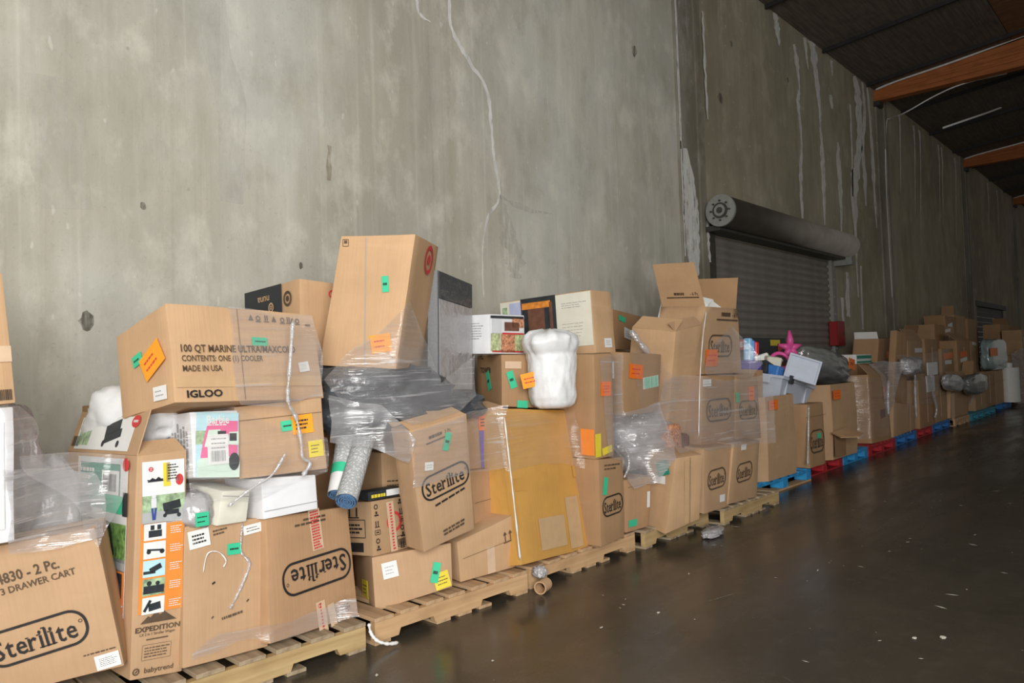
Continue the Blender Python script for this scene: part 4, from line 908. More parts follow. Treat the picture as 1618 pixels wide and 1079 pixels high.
wbox('nunabase', 'cardboard_box', 'plain brown box holding up the black-panel box behind the cooler', 'cardboard_dark', 2.40, 3.80, .16, .55, .6, 1.195, 0)
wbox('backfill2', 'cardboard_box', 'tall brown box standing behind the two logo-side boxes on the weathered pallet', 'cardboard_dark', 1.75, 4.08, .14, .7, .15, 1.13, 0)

# -- second complete load
fitbox('p2lowleft', 'cardboard_box', 'low wide box at the bottom left of the pale pallet with a white label', 'cardboard_tan')
sticker('p2lowleft', 'F', .21, .70, .085, .085, 'label_white', 'shipping_label', 2, 3, seed=51, ink='label_grey'); sticker('p2lowleft', 'F', .86, .22, .09, .09, 'label_yellow', 'yellow_label', 4, 3, seed=52)
sticker('p2lowleft', 'F', .78, .42, .045, .11, 'label_green', 'green_sticker', -22, 1, seed=53, eps=.009); sticker('p2lowleft', 'L', .62, .35, .14, .10, 'label_yellow', 'yellow_label', 0, 3, seed=54)
top_seam('p2lowleft')
fitbox('p2lowright', 'cardboard_box', 'bottom right box on the pale pallet printed with two upward arrows', 'cardboard_light')
def arrows(key, u, v, s, ang=0, mat='ink_brown'):
    q = Pr()
    for x in (-s * .28, s * .28): q.rect(x, -s * .1, s * .10, s * .55).poly([(x - s * .20, s * .15), (x + s * .20, s * .15), (x, s * .45)])
    q.rect(0, -s * .48, s * .95, s * .07); return decal(key, 'F', u, v, q, mat, 'upward_arrows', ang, .0065)
arrows('p2lowright', .87, .66, .075); tape('p2lowright', 'F', .55, .30, .06, .16, 'tape_pale'); decal('p2lowright', 'F', .55, .56, Pr().rect(0, 0, .42, .003), 'seam_dark', 'fold_line', 0, .006)
fitbox('icons', 'cardboard_box', 'box covered in black care symbols with a red ring under tape', 'cardboard_kraft', dd=.30)
q = Pr(); rnd = random.Random(5)
for c in range(2):
    for r_ in range(6):
        x = (-.10, .085)[c] + rnd.uniform(-.005, .005); y = .115 - r_ * .046; k = (r_ + c) % 4
        if k == 0: q.circle(x, y, .009, .014, 14)
        elif k == 1: q.rect(x, y, .03, .008).rect(x, y + .014, .012, .014)
        elif k == 2: q.lines(.0, .0, 0).rect(x - .008, y, .006, .03).rect(x + .008, y, .006, .03).rect(x, y - .017, .034, .004)
        else: q.pill(x, y, .04, .026, .004, .003).rect(x, y, .02, .006)
decal('icons', 'F', .5, .5, q, 'ink_black', 'care_symbols', 0, .0065)['kind'] = 'stuff'; decal('icons', 'F', .62, .56, Pr().circle(0, 0, .040, .056), 'ink_red', 'red_ring', 0, .0065)
s = tape('icons', 'F', .54, .48, .052, .275, 'tape_pale', 3, .0085); decal('icons', 'F', .54, .48, Pr().lines(.018, .26, 16, 17, .6), 'ink_red', 'tape_print', 3, .0098, parent=s)
decal('icons', 'F', .80, .18, Pr().pill(0, 0, .07, .06, .004, .003).barcode(0, -.005, .055, .035, 8), 'ink_black', 'barcode', 3, .0065)
q = Pr().pill(0, .0, .20, .10, .006, .004).lines(.15, .06, 3, 21, .5).rect(0, -.10, .16, .05).lines(0, 0, 0)
for x in (-.03, .03): q.rect(x, .09, .012, .05)
q.rect(0, .06, .10, .006); decal('icons', 'L', .5, .5, q, 'ink_black', 'care_symbols', 0, .0065)['kind'] = 'stuff'
fitbox('p2brown', 'cardboard_box', 'small brown box under film behind the patterned box', 'cardboard_light', dd=.3); decal('p2brown', 'F', .5, .35, Pr().lines(.14, .05, 2, 19, .3), 'ink_brown', 'printed_text', 0, .0065)
fitbox('p2mid', 'cardboard_box', 'middle box of the three-high right column on the pale pallet', 'cardboard_red'); arrows('p2mid', .85, .72, .085, 0); tape('p2mid', 'F', .52, .15, .055, .14, 'tape_pale'); decal('p2mid', 'F', .5, .40, Pr().rect(0, 0, .38, .003), 'seam_dark', 'fold_line', 0, .006)
fitbox('p2upper', 'cardboard_box', 'top box of the right column on the pale pallet with purple tape', 'cardboard_red'); s = tape('p2upper', 'F', .36, .45, .045, .32, 'tape_purple', 0)
sticker('p2upper', 'F', .42, .78, .085, .10, 'label_deep_orange', 'orange_label', -4, 3, seed=61, eps=.009, th=.5); flap('p2upper', 'F', .15, 12, 'cardboard_tan'); flap('p2upper', 'B', .15, 8, 'cardboard_tan')
fitbox('stertilt', 'cardboard_box', 'tilted logo box jutting out in the middle of the pale pallet load', 'cardboard_tan', amp=.005, dd=.15)
sterilite('stertilt', .52, .505, .35, 5, asp=.40); decal('stertilt', 'F', .56, .36, Pr().lines(.22, .014, 1, 5, .8), 'ink_black', 'printed_line', 9, .0075)
decal('stertilt', 'F', .42, .90, Pr().lines(.10, .018, 1, 14, .9).text('2 Pc.', .09, 0, .020, .01, .9).rect(0, -.028, .15, .008), 'ink_brown', 'printed_number', 4, .0075); decal('stertilt', 'F', .60, .10, Pr().lines(.17, .04, 2, 6, .6), 'ink_brown', 'printed_text', 6, .0075)
sticker('stertilt', 'F', .25, .67, .06, .045, 'label_white', 'small_label', -10, 2, seed=62, ink='label_grey', eps=.009); sticker('stertilt', 'F', .60, .82, .042, .10, 'label_green', 'green_sticker', -24, 1, seed=63, eps=.009)
flap('stertilt', 'F', .10, 20, 'cardboard_light'); flap('stertilt', 'B', .16, 150, 'cardboard_light')
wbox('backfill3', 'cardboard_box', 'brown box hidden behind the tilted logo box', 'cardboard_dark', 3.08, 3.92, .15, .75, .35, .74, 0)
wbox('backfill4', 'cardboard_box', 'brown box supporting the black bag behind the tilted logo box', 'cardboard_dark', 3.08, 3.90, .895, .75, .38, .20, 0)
fitbox('tall', 'cardboard_box', 'tallest plain box leaning upright in the black bag on the pale pallet', 'cardboard_light')
decal('tall', 'F', .47, .5, Pr().rect(0, 0, .005, .70), 'label_grey', 'flap_seam', .5, .006)
sticker('tall', 'F', .76, .185, .115, .10, 'label_orange', 'orange_label', 10, 2, seed=71, ink='ink_red'); sticker('tall', 'F', .70, .63, .038, .088, 'label_green', 'green_sticker', 4, 1, seed=72)
decal('tall', 'F', .085, .945, Pr().pill(0, 0, .035, .04, .004, .003).rect(0, .005, .018, .016), 'ink_brown', 'care_symbol', 0, .0065); decal('tall', 'F', .88, .07, Pr().pill(0, 0, .05, .04, .004, .003), 'ink_brown', 'care_symbol', 0, .0065)
decal('tall', 'R', .62, .86, Pr().circle(0, 0, .060, .085).disc(0, 0, .030), 'ink_red', 'red_ring_logo', 0, .0065)
FITS = FIT['slab']; fitbox('slab', 'padded_slab', 'dark grey padded slab standing on edge right of the tallest box', 'upholstery_grey', 'cushion', amp=.002)
w_, d_, h_ = FITS[2]
o = decal('slab', 'R', .5, .88, Pr().rect(0, 0, d_ * .98, h_ * .22), 'bag_black', 'black_film_band', 0, .012, thick=.004); decal('slab', 'R', .5, .40, Pr().rect(0, 0, d_ * .97, h_ * .74), 'bag_silver', 'pale_cover', 0, .010, thick=.003)

# -- third load: orange-yellow carton and what stands on it
fitbox('yellow', 'cardboard_box', 'tall orange-yellow carton at the front of the third load', 'cardboard_yellow', amp=.006, dd=.20)
for u, v in ((.10, .50), (.86, .55)): tape('yellow', 'F', u, v, .13, .08, 'cardboard_yellow')
tape('yellow', 'F', .42, .16, .30, .20, 'tape_clear', 0, .007); tape('yellow', 'F', .72, .2, .16, .34, 'tape_clear', 0, .0065)
fitbox('tower', 'cardboard_box', 'brown box lettered TOWER behind the white bag', 'cardboard_brown', dd=.5)
decal('tower', 'L', .30, .70, Pr().text('1 PC', -.05, .10, .045, .02, .9).text('TOWER', .05, 0, .038, .02, 1.1), 'ink_black', 'printed_text', 0, .0065)
sticker('tower', 'L', .52, .48, .065, .14, 'label_green', 'green_sticker', 24, 1, seed=81); sticker('tower', 'F', .12, .52, .05, .12, 'label_green', 'green_sticker', 20, 1, seed=82); sticker('tower', 'F', .25, .06, .08, .05, 'label_green', 'green_sticker', 0, 0, seed=83)
tape('tower', 'F', .14, .80, .12, .05, 'tape_pale')
fitbox('food', 'appliance_box', 'white appliance box with food pictures left of the white bag', 'white_carton', dd=.26)
o = decal('food', 'F', .5, .93, Pr().rect(0, 0, .36, .018), 'print_dark', 'dark_edge', 0, .006)
for u, v, w, h, m, nm in ((.20, .70, .10, .10, 'print_white_soft', 'pale_panel'), (.62, .70, .16, .06, 'print_brick', 'pan_photo'), (.80, .80, .13, .07, 'print_food', 'popcorn_photo'), (.16, .30, .10, .12, 'print_food_green', 'salad_photo'), (.50, .28, .15, .13, 'print_food', 'meat_photo'), (.82, .30, .10, .12, 'print_food_green', 'vegetable_photo')):
    decal('food', 'F', u, v, Pr().rect(0, 0, w, h), m, nm, 0, .006)
decal('food', 'F', .65, .52, Pr().rect(0, 0, .24, .012), 'ink_red', 'red_line', 0, .007); decal('food', 'F', .5, .07, Pr().rect(0, 0, .34, .012), 'ink_red', 'red_line', 0, .006)
decal('food', 'L', .32, .42, Pr().rect(0, 0, .05, .14), 'print_dark', 'dark_handle_print', 0, .006); decal('food', 'L', .55, .58, Pr().lines(.12, .12, 7, 4, .3), 'label_grey', 'printed_text', 0, .006)
fitbox('fire', 'fireplace_box', 'long fireplace box with brick hearth picture lying on top of the third load', 'cardboard_light')
o = decal('fire', 'F', .5, .56, Pr().rect(0, 0, .87, .40), 'label_cream', 'printed_panel', 0, .006, thick=.001)
decal('fire', 'F', .44, .66, Pr().rect(0, 0, .34, .32), 'print_dark', 'fireplace_photo', 0, .0085, parent=o); decal('fire', 'F', .44, .60, Pr().rect(-.02, 0, .16, .20), 'print_brick', 'brick_photo', 0, .0100, parent=o)
decal('fire', 'F', .42, .87, Pr().rect(0, 0, .28, .05), 'print_fire', 'mantel_photo', 0, .0100, parent=o); decal('fire', 'F', .58, .62, Pr().rect(0, 0, .03, .26), 'print_brick', 'pillar_photo', 0, .0100, parent=o)
decal('fire', 'F', .19, .72, Pr().rect(0, 0, .13, .22), 'print_lilac', 'lilac_panel', 0, .0085, parent=o); decal('fire', 'F', .06, .82, Pr().rect(0, 0, .05, .07), 'print_grass', 'small_photo', 0, .0085, parent=o)
decal('fire', 'F', .82, .80, Pr().lines(.22, .05, 3, 5, .25), 'label_grey', 'printed_text', 0, .0085, parent=o); decal('fire', 'F', .80, .40, Pr().lines(.2, .12, 5, 6, .15), 'label_grey', 'printed_text', 0, .0085, parent=o)
sticker('fire', 'R', .62, .16, .10, .07, 'label_white', 'barcode_label', 0, 3, seed=84, ink='label_grey'); tape('fire', 'T', .9, .5, .06, .24)
fitbox('sterlow', 'cardboard_box', 'narrow logo box on the floor tier right of the orange-yellow carton', 'cardboard_brown'); sterilite('sterlow', .5, .44, .27, 2, asp=.52); decal('sterlow', 'F', .5, .90, Pr().lines(.2, .05, 2, 5, .4), 'ink_brown', 'printed_text', 0, .0065); sticker('sterlow', 'F', .22, .68, .05, .12, 'label_green', 'green_sticker', -10, 0)
fitbox('colf', 'cardboard_box', 'upright brown box under film with a red-orange sticker right of the white bag', 'cardboard_brown'); sticker('colf', 'F', .60, .66, .12, .10, 'label_deep_orange', 'orange_label', -3, 3, seed=85, ink='ink_red')
decal('colf', 'F', .12, .13, Pr().rect(0, 0, .07, .16), 'label_yellow', 'yellow_panel', 0, .0065); decal('colf', 'L', .80, .16, Pr().rect(0, 0, .12, .18), 'print_orange', 'orange_panel', 0, .0065)
decal('colf', 'F', .60, .07, Pr().rect(0, 0, .12, .05, .15), 'label_yellow', 'yellow_sticker', 0, .007)
fitbox('p3brown', 'cardboard_box', 'low brown box with green sticker between two logo boxes', 'cardboard_red'); sticker('p3brown', 'F', .28, .16, .11, .05, 'label_green', 'green_sticker', 0, 0); sticker('p3brown', 'F', .90, .55, .04, .12, 'label_white', 'white_strip', 0, 0); decal('p3brown', 'F', .5, .85, Pr().rect(0, 0, .3, .003), 'seam_dark', 'flap_seam', 0, .006)
fitbox('leanout', 'cardboard_box', 'open-topped box leaning out over the floor at the pallet edge', 'cardboard_light', amp=.006); tape('leanout', 'F', .5, .5, .04, .5, 'tape_clear'); decal('leanout', 'F', .62, .5, Pr().rect(0, 0, .004, .53), 'seam_dark', 'flap_seam', 0, .006)
sticker('leanout', 'L', .62, .82, .12, .11, 'label_teal', 'green_pouch', 25, 3, seed=87, ink='label_white', eps=.012); sticker('leanout', 'L', .55, .66, .12, .06, 'label_white', 'white_tag', 10, 0, eps=.010)
fitbox('p3l', 'cardboard_box', 'brown box with square orange label under the long fireplace box, right end', 'cardboard_brown'); sticker('p3l', 'F', .32, .70, .20, .11, 'label_deep_orange', 'orange_label', -3, 2, seed=88); sticker('p3l', 'L', .55, .72, .14, .13, 'label_white', 'shipping_label', 0, 4, seed=89, ink='label_grey')
sticker('p3l', 'F', .72, .52, .24, .09, 'label_white', 'striped_label', 5, 0); decal('p3l', 'F', .72, .52, Pr().barcode(0, 0, .22, .085, 4), 'label_green', 'green_stripes', 5, .009)
fitbox('p3m', 'cardboard_box', 'brown box with green sticker at the back, right of the fireplace box', 'cardboard_brown'); sticker('p3m', 'F', .30, .80, .20, .05, 'label_green', 'green_sticker', -4, 0); sticker('p3m', 'F', .50, .42, .24, .10, 'label_white', 'white_label', -6, 3, seed=90, ink='label_grey')
wbox('backfill5', 'cardboard_box', 'dark brown box under the back box right of the fireplace box', 'cardboard_dark', 6.02, 4.0, .15, .95, .5, 1.36, 10)
wbox('backfill6', 'cardboard_box', 'dark box behind the orange-yellow carton holding up the long fireplace box', 'cardboard_dark', 4.22, 3.70, .15, .95, .55, .93, 0)
fitbox('opentall', 'cardboard_box', 'tall open box with folded-in flap in front of the logo stack', 'cardboard_light', open_top=False, amp=.006)
flap('opentall', 'L', .17, 32, 'cardboard_light', .004); flap('opentall', 'F', .10, 40, 'cardboard_tan', .004); sticker('opentall', 'F', .80, .28, .06, .06, 'label_deep_orange', 'orange_sticker', 0, 0); sticker('opentall', 'F', .82, .22, .05, .05, 'label_white', 'white_sticker', 10, 0)
# logo stack
fitbox('r2a', 'cardboard_box', 'bottom left box of the film-wrapped logo stack', 'cardboard_tan'); sterilite('r2a', .45, .50, .32, 3, 'F', 'ink_brown', .52); sticker('r2a', 'F', .68, .17, .09, .06, 'label_white', 'small_label', 0, 0)
fitbox('r2b', 'cardboard_box', 'bottom right box of the film-wrapped logo stack', 'cardboard_tan'); sterilite('r2b', .46, .50, .34, 3, 'F', 'ink_brown', .50); sticker('r2b', 'F', .35, .93, .11, .05, 'label_white', 'small_label', 0, 0)
fitbox('r1a', 'cardboard_box', 'middle left box of the film-wrapped logo stack', 'cardboard_brown'); sterilite('r1a', .50, .50, .44, 1, 'F', 'ink_brown', .45); sticker('r1a', 'F', .12, .90, .14, .06, 'label_white', 'barcode_label', 0, 2, seed=91, ink='label_grey')
fitbox('r1b', 'cardboard_box', 'middle right box of the film-wrapped logo stack with an orange sticker', 'cardboard_brown'); sterilite('r1b', .50, .46, .36, 1, 'F', 'ink_brown', .50); sticker('r1b', 'F', .66, .70, .11, .13, 'label_deep_orange', 'orange_label', 0, 2, seed=92); sticker('r1b', 'F', .05, .66, .06, .09, 'label_green', 'green_sticker', 0, 0)
fitbox('sterback', 'cardboard_box', 'open box with raised flaps crowning the logo stack by the roller door', 'cardboard_tan', open_top=True, amp=.003)
sterilite('sterback', .46, .42, .46, 0, 'F', 'ink_brown', .44); decal('sterback', 'F', .60, .90, Pr().lines(.18, .04, 1, 7, .9).text('- 6 Pc.', .20, 0, .045, .012, .9).rect(.03, -.05, .42, .014), 'ink_brown', 'printed_number', 0, .0085); sticker('sterback', 'F', .24, .24, .22, .15, 'label_deep_orange', 'orange_label', 0, 2, seed=93, eps=.009)
flap('sterback', 'B', .30, 98, 'cardboard_light'); flap('sterback', 'R', .30, 100, 'cardboard_brown'); flap('sterback', 'L', .42, 118, 'cardboard_light')
decal('sterback', 'flapL', .5, .30, Pr().lines(.12, .028, 1, 8, .9).text('- 6 Pc.', .14, 0, .030, .012, .8).rect(.02, -.035, .32, .012), 'ink_brown', 'printed_number', 0, .004)
s = mesh('crumpled_paper', [Vector((-.30 + .10 * i, .10 + .12 * j, .60 + .10 * math.sin(i * 2.1 + j * 1.7) + .03 * (i % 2))) for j in range(4) for i in range(7)], [(j * 7 + i, j * 7 + i + 1, (j + 1) * 7 + i + 1, (j + 1) * 7 + i) for j in range(3) for i in range(6)], 'label_white')
s.matrix_world = Matrix.Translation(ROOT['sterback'].location); tag(s, 'crumpled white paper sticking out of the open flapped box', 'paper')
m = s.modifiers.new('t', 'SOLIDIFY'); m.thickness = .003
wbox('backfill7', 'cardboard_box', 'brown box behind the flapped box next to the roller door', 'cardboard_brown', 8.0, 4.24, .001, .8, .40, 1.88, 0)

# -- octagonal bulk cartons on the painted pallets
def octabin(key, name, label, mat, x, y, z, w, d, h, yaw=0, taper=.02):
    root = empty(name, (x, y, z), (0, 0, math.radians(yaw))); tag(root, label, 'box'); ROOT[key] = root
    c = .26; P = [(-w / 2, c * d), (-w / 2 + c * w * .9, 0), (w / 2 - c * w * .9, 0), (w / 2, c * d), (w / 2, d - c * d), (w / 2 - c * w, d), (-w / 2 + c * w, d), (-w / 2, d - c * d)]
    CORN[key] = {k: Vector(v) for k, v in dict(FBL=(P[1][0], 0, 0), FBR=(P[2][0], 0, 0), FTL=(P[1][0], 0, h), FTR=(P[2][0], 0, h), BBL=(P[0][0], P[0][1], 0), BTL=(P[0][0], P[0][1], h), BBR=(P[3][0], P[3][1], 0), BTR=(P[3][0], P[3][1], h)).items()}
    nz = 8; V = []; F = []
    for j in range(nz + 1):
        for i, (a, b) in enumerate(P):
            bl = 1 + .02 * math.sin(PI * j / nz) + taper * noise.noise(Vector((i * 1.3, j * .6, x)))
            V.append((a * bl, (b - d / 2) * bl + d / 2, h * j / nz))
    for j in range(nz):
        for i in range(8): F.append((j * 8 + i, j * 8 + (i + 1) % 8, (j + 1) * 8 + (i + 1) % 8, (j + 1) * 8 + i))
    o = mesh('body', V, F, mat, root); m = o.modifiers.new('board', 'SOLIDIFY'); m.thickness = .012; m.offset = -1
    f = mesh('inner_floor', [(a * .95, (b - d / 2) * .95 + d / 2, h * .80) for a, b in P], [tuple(range(8))], 'cardboard_dark', root)
    return root
octabin('gay1', 'bulk_carton', 'tall bulk carton on the nearest blue pallet holding the clear bin', 'cardboard_tan', 7.78, 3.28, .147, 1.33, .95, .85)
sticker('gay1', 'F', .18, .90, .22, .10, 'label_deep_orange', 'orange_label', 0, 2, seed=94, eps=.03); sticker('gay1', 'R', .5, .9, .12, .12, 'label_deep_orange', 'orange_label', 0, 0, eps=.03)
octabin('gay2', 'bulk_carton', 'bulk carton with a torn hand hole flap beneath the grey bag', 'cardboard_tan', 9.75, 3.30, .147, 1.60, .95, .90)
sticker('gay2', 'F', .14, .86, .26, .11, 'label_deep_orange', 'orange_label', 0, 2, seed=95, eps=.035)
C = CORN['gay2']; mesh('torn_flap', [(-.55, -.03, .34), (-.05, -.03, .36), (-.02, -.22, .30), (-.30, -.26, .28), (-.56, -.14, .29), (-.55, -.03, .33), (-.05, -.03, .35), (-.02, -.22, .29), (-.30, -.26, .27), (-.56, -.14, .28)], [(0, 1, 2, 3, 4), (9, 8, 7, 6, 5), (1, 6, 7, 2), (2, 7, 8, 3), (3, 8, 9, 4)], 'cardboard_light', ROOT['gay2'])
mesh('hole', [(-.50, -.045, .05), (-.12, -.045, .03), (-.10, -.045, .32), (-.50, -.045, .31)], [(0, 1, 2, 3)], 'cardboard_dark', ROOT['gay2'])
wbox('p6ster', 'cardboard_box', 'logo box squeezed between the two bulk cartons', 'cardboard_brown', 8.71, 3.26, .15, .47, .4, .71); sterilite('p6ster', .5, .40, .44, 0, 'F', 'ink_brown', .6); sticker('p6ster', 'F', .62, .48, .10, .06, 'label_green', 'green_sticker', 0, 0); decal('p6ster', 'F', .5, .8, Pr().rect(0, 0, .6, .004), 'seam_dark', 'flap_seam', 0, .006)
wbox('p6top', 'cardboard_box', 'brown box behind the logo box squeezed between bulk cartons', 'cardboard_brown', 8.62, 3.70, .865, .42, .36, .42, 4); sticker('p6top', 'F', .4, .25, .10, .12, 'label_deep_orange', 'orange_sticker', -20, 0)
wbox('p6sup', 'cardboard_box', 'lower brown box behind the squeezed logo box', 'cardboard_dark', 8.62, 3.68, .15, .50, .42, .71, 0)

# -- boxes of the far loads
fitbox('p7', 'cardboard_box', 'tall film-wrapped box right of the torn bulk carton', 'cardboard_brown'); sticker('p7', 'F', .8, .75, .10, .16, 'label_deep_orange', 'orange_sticker', 0, 0); decal('p7', 'F', .62, .42, Pr().rect(0, 0, .2, .12), 'print_brick', 'red_print', 4, .0065); decal('p7', 'F', .5, .66, Pr().rect(0, 0, .8, .004), 'seam_dark', 'flap_seam', 0, .006)
wbox('p7back', 'cardboard_box', 'brown box set back behind the tall film-wrapped box', 'cardboard_dark', 13.2, 3.92, .15, 1.9, .42, 1.095, 0)
fitbox('p7top', 'cardboard_box', 'small box with orange label and raised white flap in the far row', 'cardboard_brown'); sticker('p7top', 'F', .70, .35, .55, .12, 'label_deep_orange', 'orange_label', 3, 0); flap('p7top', 'L', .12, 110, 'label_white')
wbox('greenbox', 'green_box', 'flat green and white box beside the raised white flap', 'label_white', 12.7, 3.95, 1.25, .75, .35, .15, 0); decal('greenbox', 'F', .5, .70, Pr().rect(0, 0, .70, .05), 'label_teal', 'green_band', 0, .006); decal('greenbox', 'F', .5, .18, Pr().rect(0, 0, .72, .03), 'label_teal', 'green_band', 0, .006)
fitbox('panel', 'cardboard_sheet', 'upright tall cardboard sheet standing in the far row', 'cardboard_brown'); decal('panel', 'F', .5, .5, Pr().rect(0, 0, .004, 1.1), 'seam_dark', 'fold_line', 0, .006)
fitbox('p8low', 'cardboard_box', 'low box under the upright cardboard sheet', 'cardboard_tan'); decal('p8low', 'F', .72, .5, Pr().rect(0, 0, .05, .45), 'tape_pale', 'packing_tape', 0, .006)
random.seed(21)
def split(key, n, labels, mats, jit=.05, z0=None):
    p, a, dm, off = FIT[key]; w = dm[0] / n
    if z0 is not None: dm = [dm[0], dm[1], dm[2] + p[2] - z0]; p = [p[0], p[1], z0]; jit = .015
    for i in range(n):
        k = key + '_%d' % i; h = dm[2] * (1 + random.uniform(-jit, jit))
        wbox(k, 'cardboard_box', labels[i], mats[i % len(mats)], p[0] - dm[0] / 2 + w * (i + .5), p[1] + random.uniform(-.03, .04), p[2], w * .97, dm[1], h, a[0] + random.uniform(-2, 2))
        decal(k, 'F', .5, .55 + .2 * random.random(), Pr().rect(0, 0, w * .9, .004), 'seam_dark', 'flap_seam', 0, .007)
        if random.random() < .6: tape(k, 'F', .5, .5, .05, h * .8, 'tape_pale')
split('p8top', 2, ['left one of two pale brown boxes capping the load beyond the upright sheet', 'right one of two pale brown boxes capping the load beyond the upright sheet'], ['cardboard_kraft', 'cardboard_brown'], z0=.147)
sticker('p8top_0', 'F', .7, .88, .55, .08, 'print_white_soft', 'white_strip', 0, 0)
split('p9low', 2, ['left box of the low pair on the far red pallet', 'right box of the low pair on the far deep blue pallet'], ['cardboard_brown', 'cardboard_tan'])
split('back1', 2, ['left of two brown boxes standing high at the wall in the far row', 'right of two brown boxes standing high at the wall in the far row'], ['cardboard_brown', 'cardboard_tan'], z0=.15); sticker('back1_1', 'F', .4, .95, .5, .07, 'label_white', 'white_label', 4, 0)
split('back2', 3, ['nearest of three topmost boxes against the far wall', 'middle of three topmost boxes against the far wall', 'farthest of three topmost boxes against the far wall'], ['cardboard_brown', 'cardboard_tan'], z0=.001); sticker('back2_0', 'F', .4, .88, .5, .20, 'label_white', 'white_paper', 8, 0)
wbox('p10a', 'cardboard_box', 'far box with an orange label over a white one, nearer', 'cardboard_brown', at(1498, 575, 3.79).x, 3.79, .16, 1.0, .28, at(1498, 551, 3.79).z - .16); sticker('p10a', 'F', .5, .89, .75, .12, 'label_deep_orange', 'orange_label', 2, 0); sticker('p10a', 'F', .5, .79, .55, .08, 'label_white', 'white_label', 0, 0)
split('p10b', 2, ['far box with an orange label over a white one, farther', 'far box with red edge printing'], ['cardboard_brown', 'cardboard_tan'], .02, z0=.16); sticker('p10b_0', 'F', .45, .80, .6, .12, 'label_deep_orange', 'orange_label', 2, 0); sticker('p10b_0', 'F', .45, .72, .6, .08, 'label_white', 'white_label', 4, 0); sticker('p10b_1', 'F', .45, .96, .55, .07, 'label_white', 'white_label', -3, 0); sticker('p10b_1', 'F', .93, .5, .10, .72, 'print_brick', 'red_edge', 0, 0)
fitbox('p10low', 'cardboard_box', 'box on the far wooden pallet near the floor', 'cardboard_tan'); tape('p10low', 'F', .12, .3, .25, .5, 'tape_pale'); decal('p10low', 'F', .5, .7, Pr().rect(0, 0, 1.2, .004), 'seam_dark', 'flap_seam', 0, .007)
split('p11low', 3, ['nearest of three large boxes on the teal pallets', 'middle of three large boxes on the teal pallets', 'farthest of three large boxes on the teal pallets'], ['cardboard_tan', 'cardboard_brown'], .03)
split('p11top', 2, ['nearer of two boxes at the far right above the white roll', 'farther of two boxes at the far right above the white roll'], ['cardboard_brown', 'cardboard_dark'], z0=.001)
wbox('lastload', 'cardboard_box', 'film-covered box at the right picture edge', 'cardboard_kraft', 22.6, 3.45, .147, 1.6, .5, 1.1, 0); decal('lastload', 'F', .5, .6, Pr().rect(0, 0, 1.5, .004), 'seam_dark', 'flap_seam', 0, .007)
wbox('lastload2', 'cardboard_box', 'small box with dark label at the right picture edge', 'cardboard_kraft', 24.3, 3.42, 0, 1.2, .45, 1.9, 0); sticker('lastload2', 'F', .5, .85, .8, .2, 'label_white', 'white_label', 0, 2)

# ================================================================== bags, rolls, toys
def blob(name, label, cat, c, rad, mat, seed, amp=.12, freq=2.2, rot=(0, 0, 0), power=2.6, flat=None, group=None, sub=4, fine=.02):
    bm = bmesh.new(); bmesh.ops.create_icosphere(bm, subdivisions=sub, radius=1)
    s = Vector((seed, seed * .37, -seed))
    for v in bm.verts:
        d = v.co.normalized(); k = (abs(d.x) ** power + abs(d.y) ** power + abs(d.z) ** power) ** (-1 / power)
        r = k * (1 + amp * noise.fractal(d * freq + s, .6, 2.0, 4) + fine * noise.turbulence(d * freq * 4 + s, 3, True))
        v.co = Vector((d.x * r * rad[0], d.y * r * rad[1], d.z * r * rad[2]))
    M = Matrix.Rotation(rot[2], 4, 'Z') @ Matrix.Rotation(rot[1], 4, 'Y') @ Matrix.Rotation(rot[0], 4, 'X')
    for v in bm.verts:
        v.co = M @ v.co
        if flat is not None and v.co.z < flat - c[2]: v.co.z = flat - c[2] + .02 * (v.co.z - flat + c[2])
    o = frombm(name, bm, mat, None, 180); o.location = c; return tag(o, label, cat, group)
def rot_px(key, *a): pass
c = at(205, 640, 3.45)
blob('comforter', 'white bagged comforter bulging under the left end of the cooler box', 'bedding', (1.475, 3.80, 1.215), (.135, .30, .15), 'bag_pillow', 3, .16, 1.4, (0, -.25, .15), 2.4)
blob('film_bundle', 'greyish film-wrapped bundle left of the wagon box', 'bundle', (1.12, 3.86, .62), (.11, .20, .42), 'bag_silver', 5, .16, 2, (0, 0, 0), 3.2, .15)
blob('film_bundle', 'reddish brown film-wrapped bundle behind the white box at the left edge', 'bundle', (.985, 3.75, 1.02), (.07, .16, .26), 'bag_mauve', 15, .18, 2, (0, 0, 0), 3.0)
blob('film_bundle', 'dark bundle low behind the leaning big box', 'bundle', (1.02, 4.08, .50), (.20, .14, .42), 'bag_black', 17, .16, 2, (0, 0, 0), 3.0, .14)
blob('grey_bag', 'pale grey film bag with a green sticker left of the cream box', 'bag', (1.56, 3.42, .80), (.09, .15, .085), 'bag_silver', 23, .12, 2)
g = ROOT['cream']; make_root('gb', 'x', 'x', (1.555, 3.262, .745), (0, 0, 0), (.1, .1, .12), [0] * 8)
x_ = ROOT['gb']; bpy.data.objects.remove(x_); GY = [o for o in bpy.data.objects if o.name == 'grey_bag'][0]
s_ = boxo('green_sticker', -.03, .03, -.002, 0, .0, .06, 'label_green', GY); s_.location = Vector((1.555, 3.262, .745)) - GY.location
q = Pr().lines(.045, .04, 2, 3, .25); mesh('printed_text', [(x, -.0035, y + .03) for x, y in q.v], q.f, 'ink_black', s_)
# black bag with the tall box standing in it
blob('black_bag', 'big glossy black plastic bag under the tallest box', 'bag', (2.72, 3.60, 1.24), (.44, .34, .20), 'bag_black', 31, .16, 2.0, (0, 0, -.15), 3.0, None, None, 5, .05)
blob('black_bag', 'smaller dark grey bag under the padded slab', 'bag', (3.22, 3.60, 1.16), (.28, .28, .10), 'bag_black', 37, .14, 2.2, (0, 0, 0), 3.0)
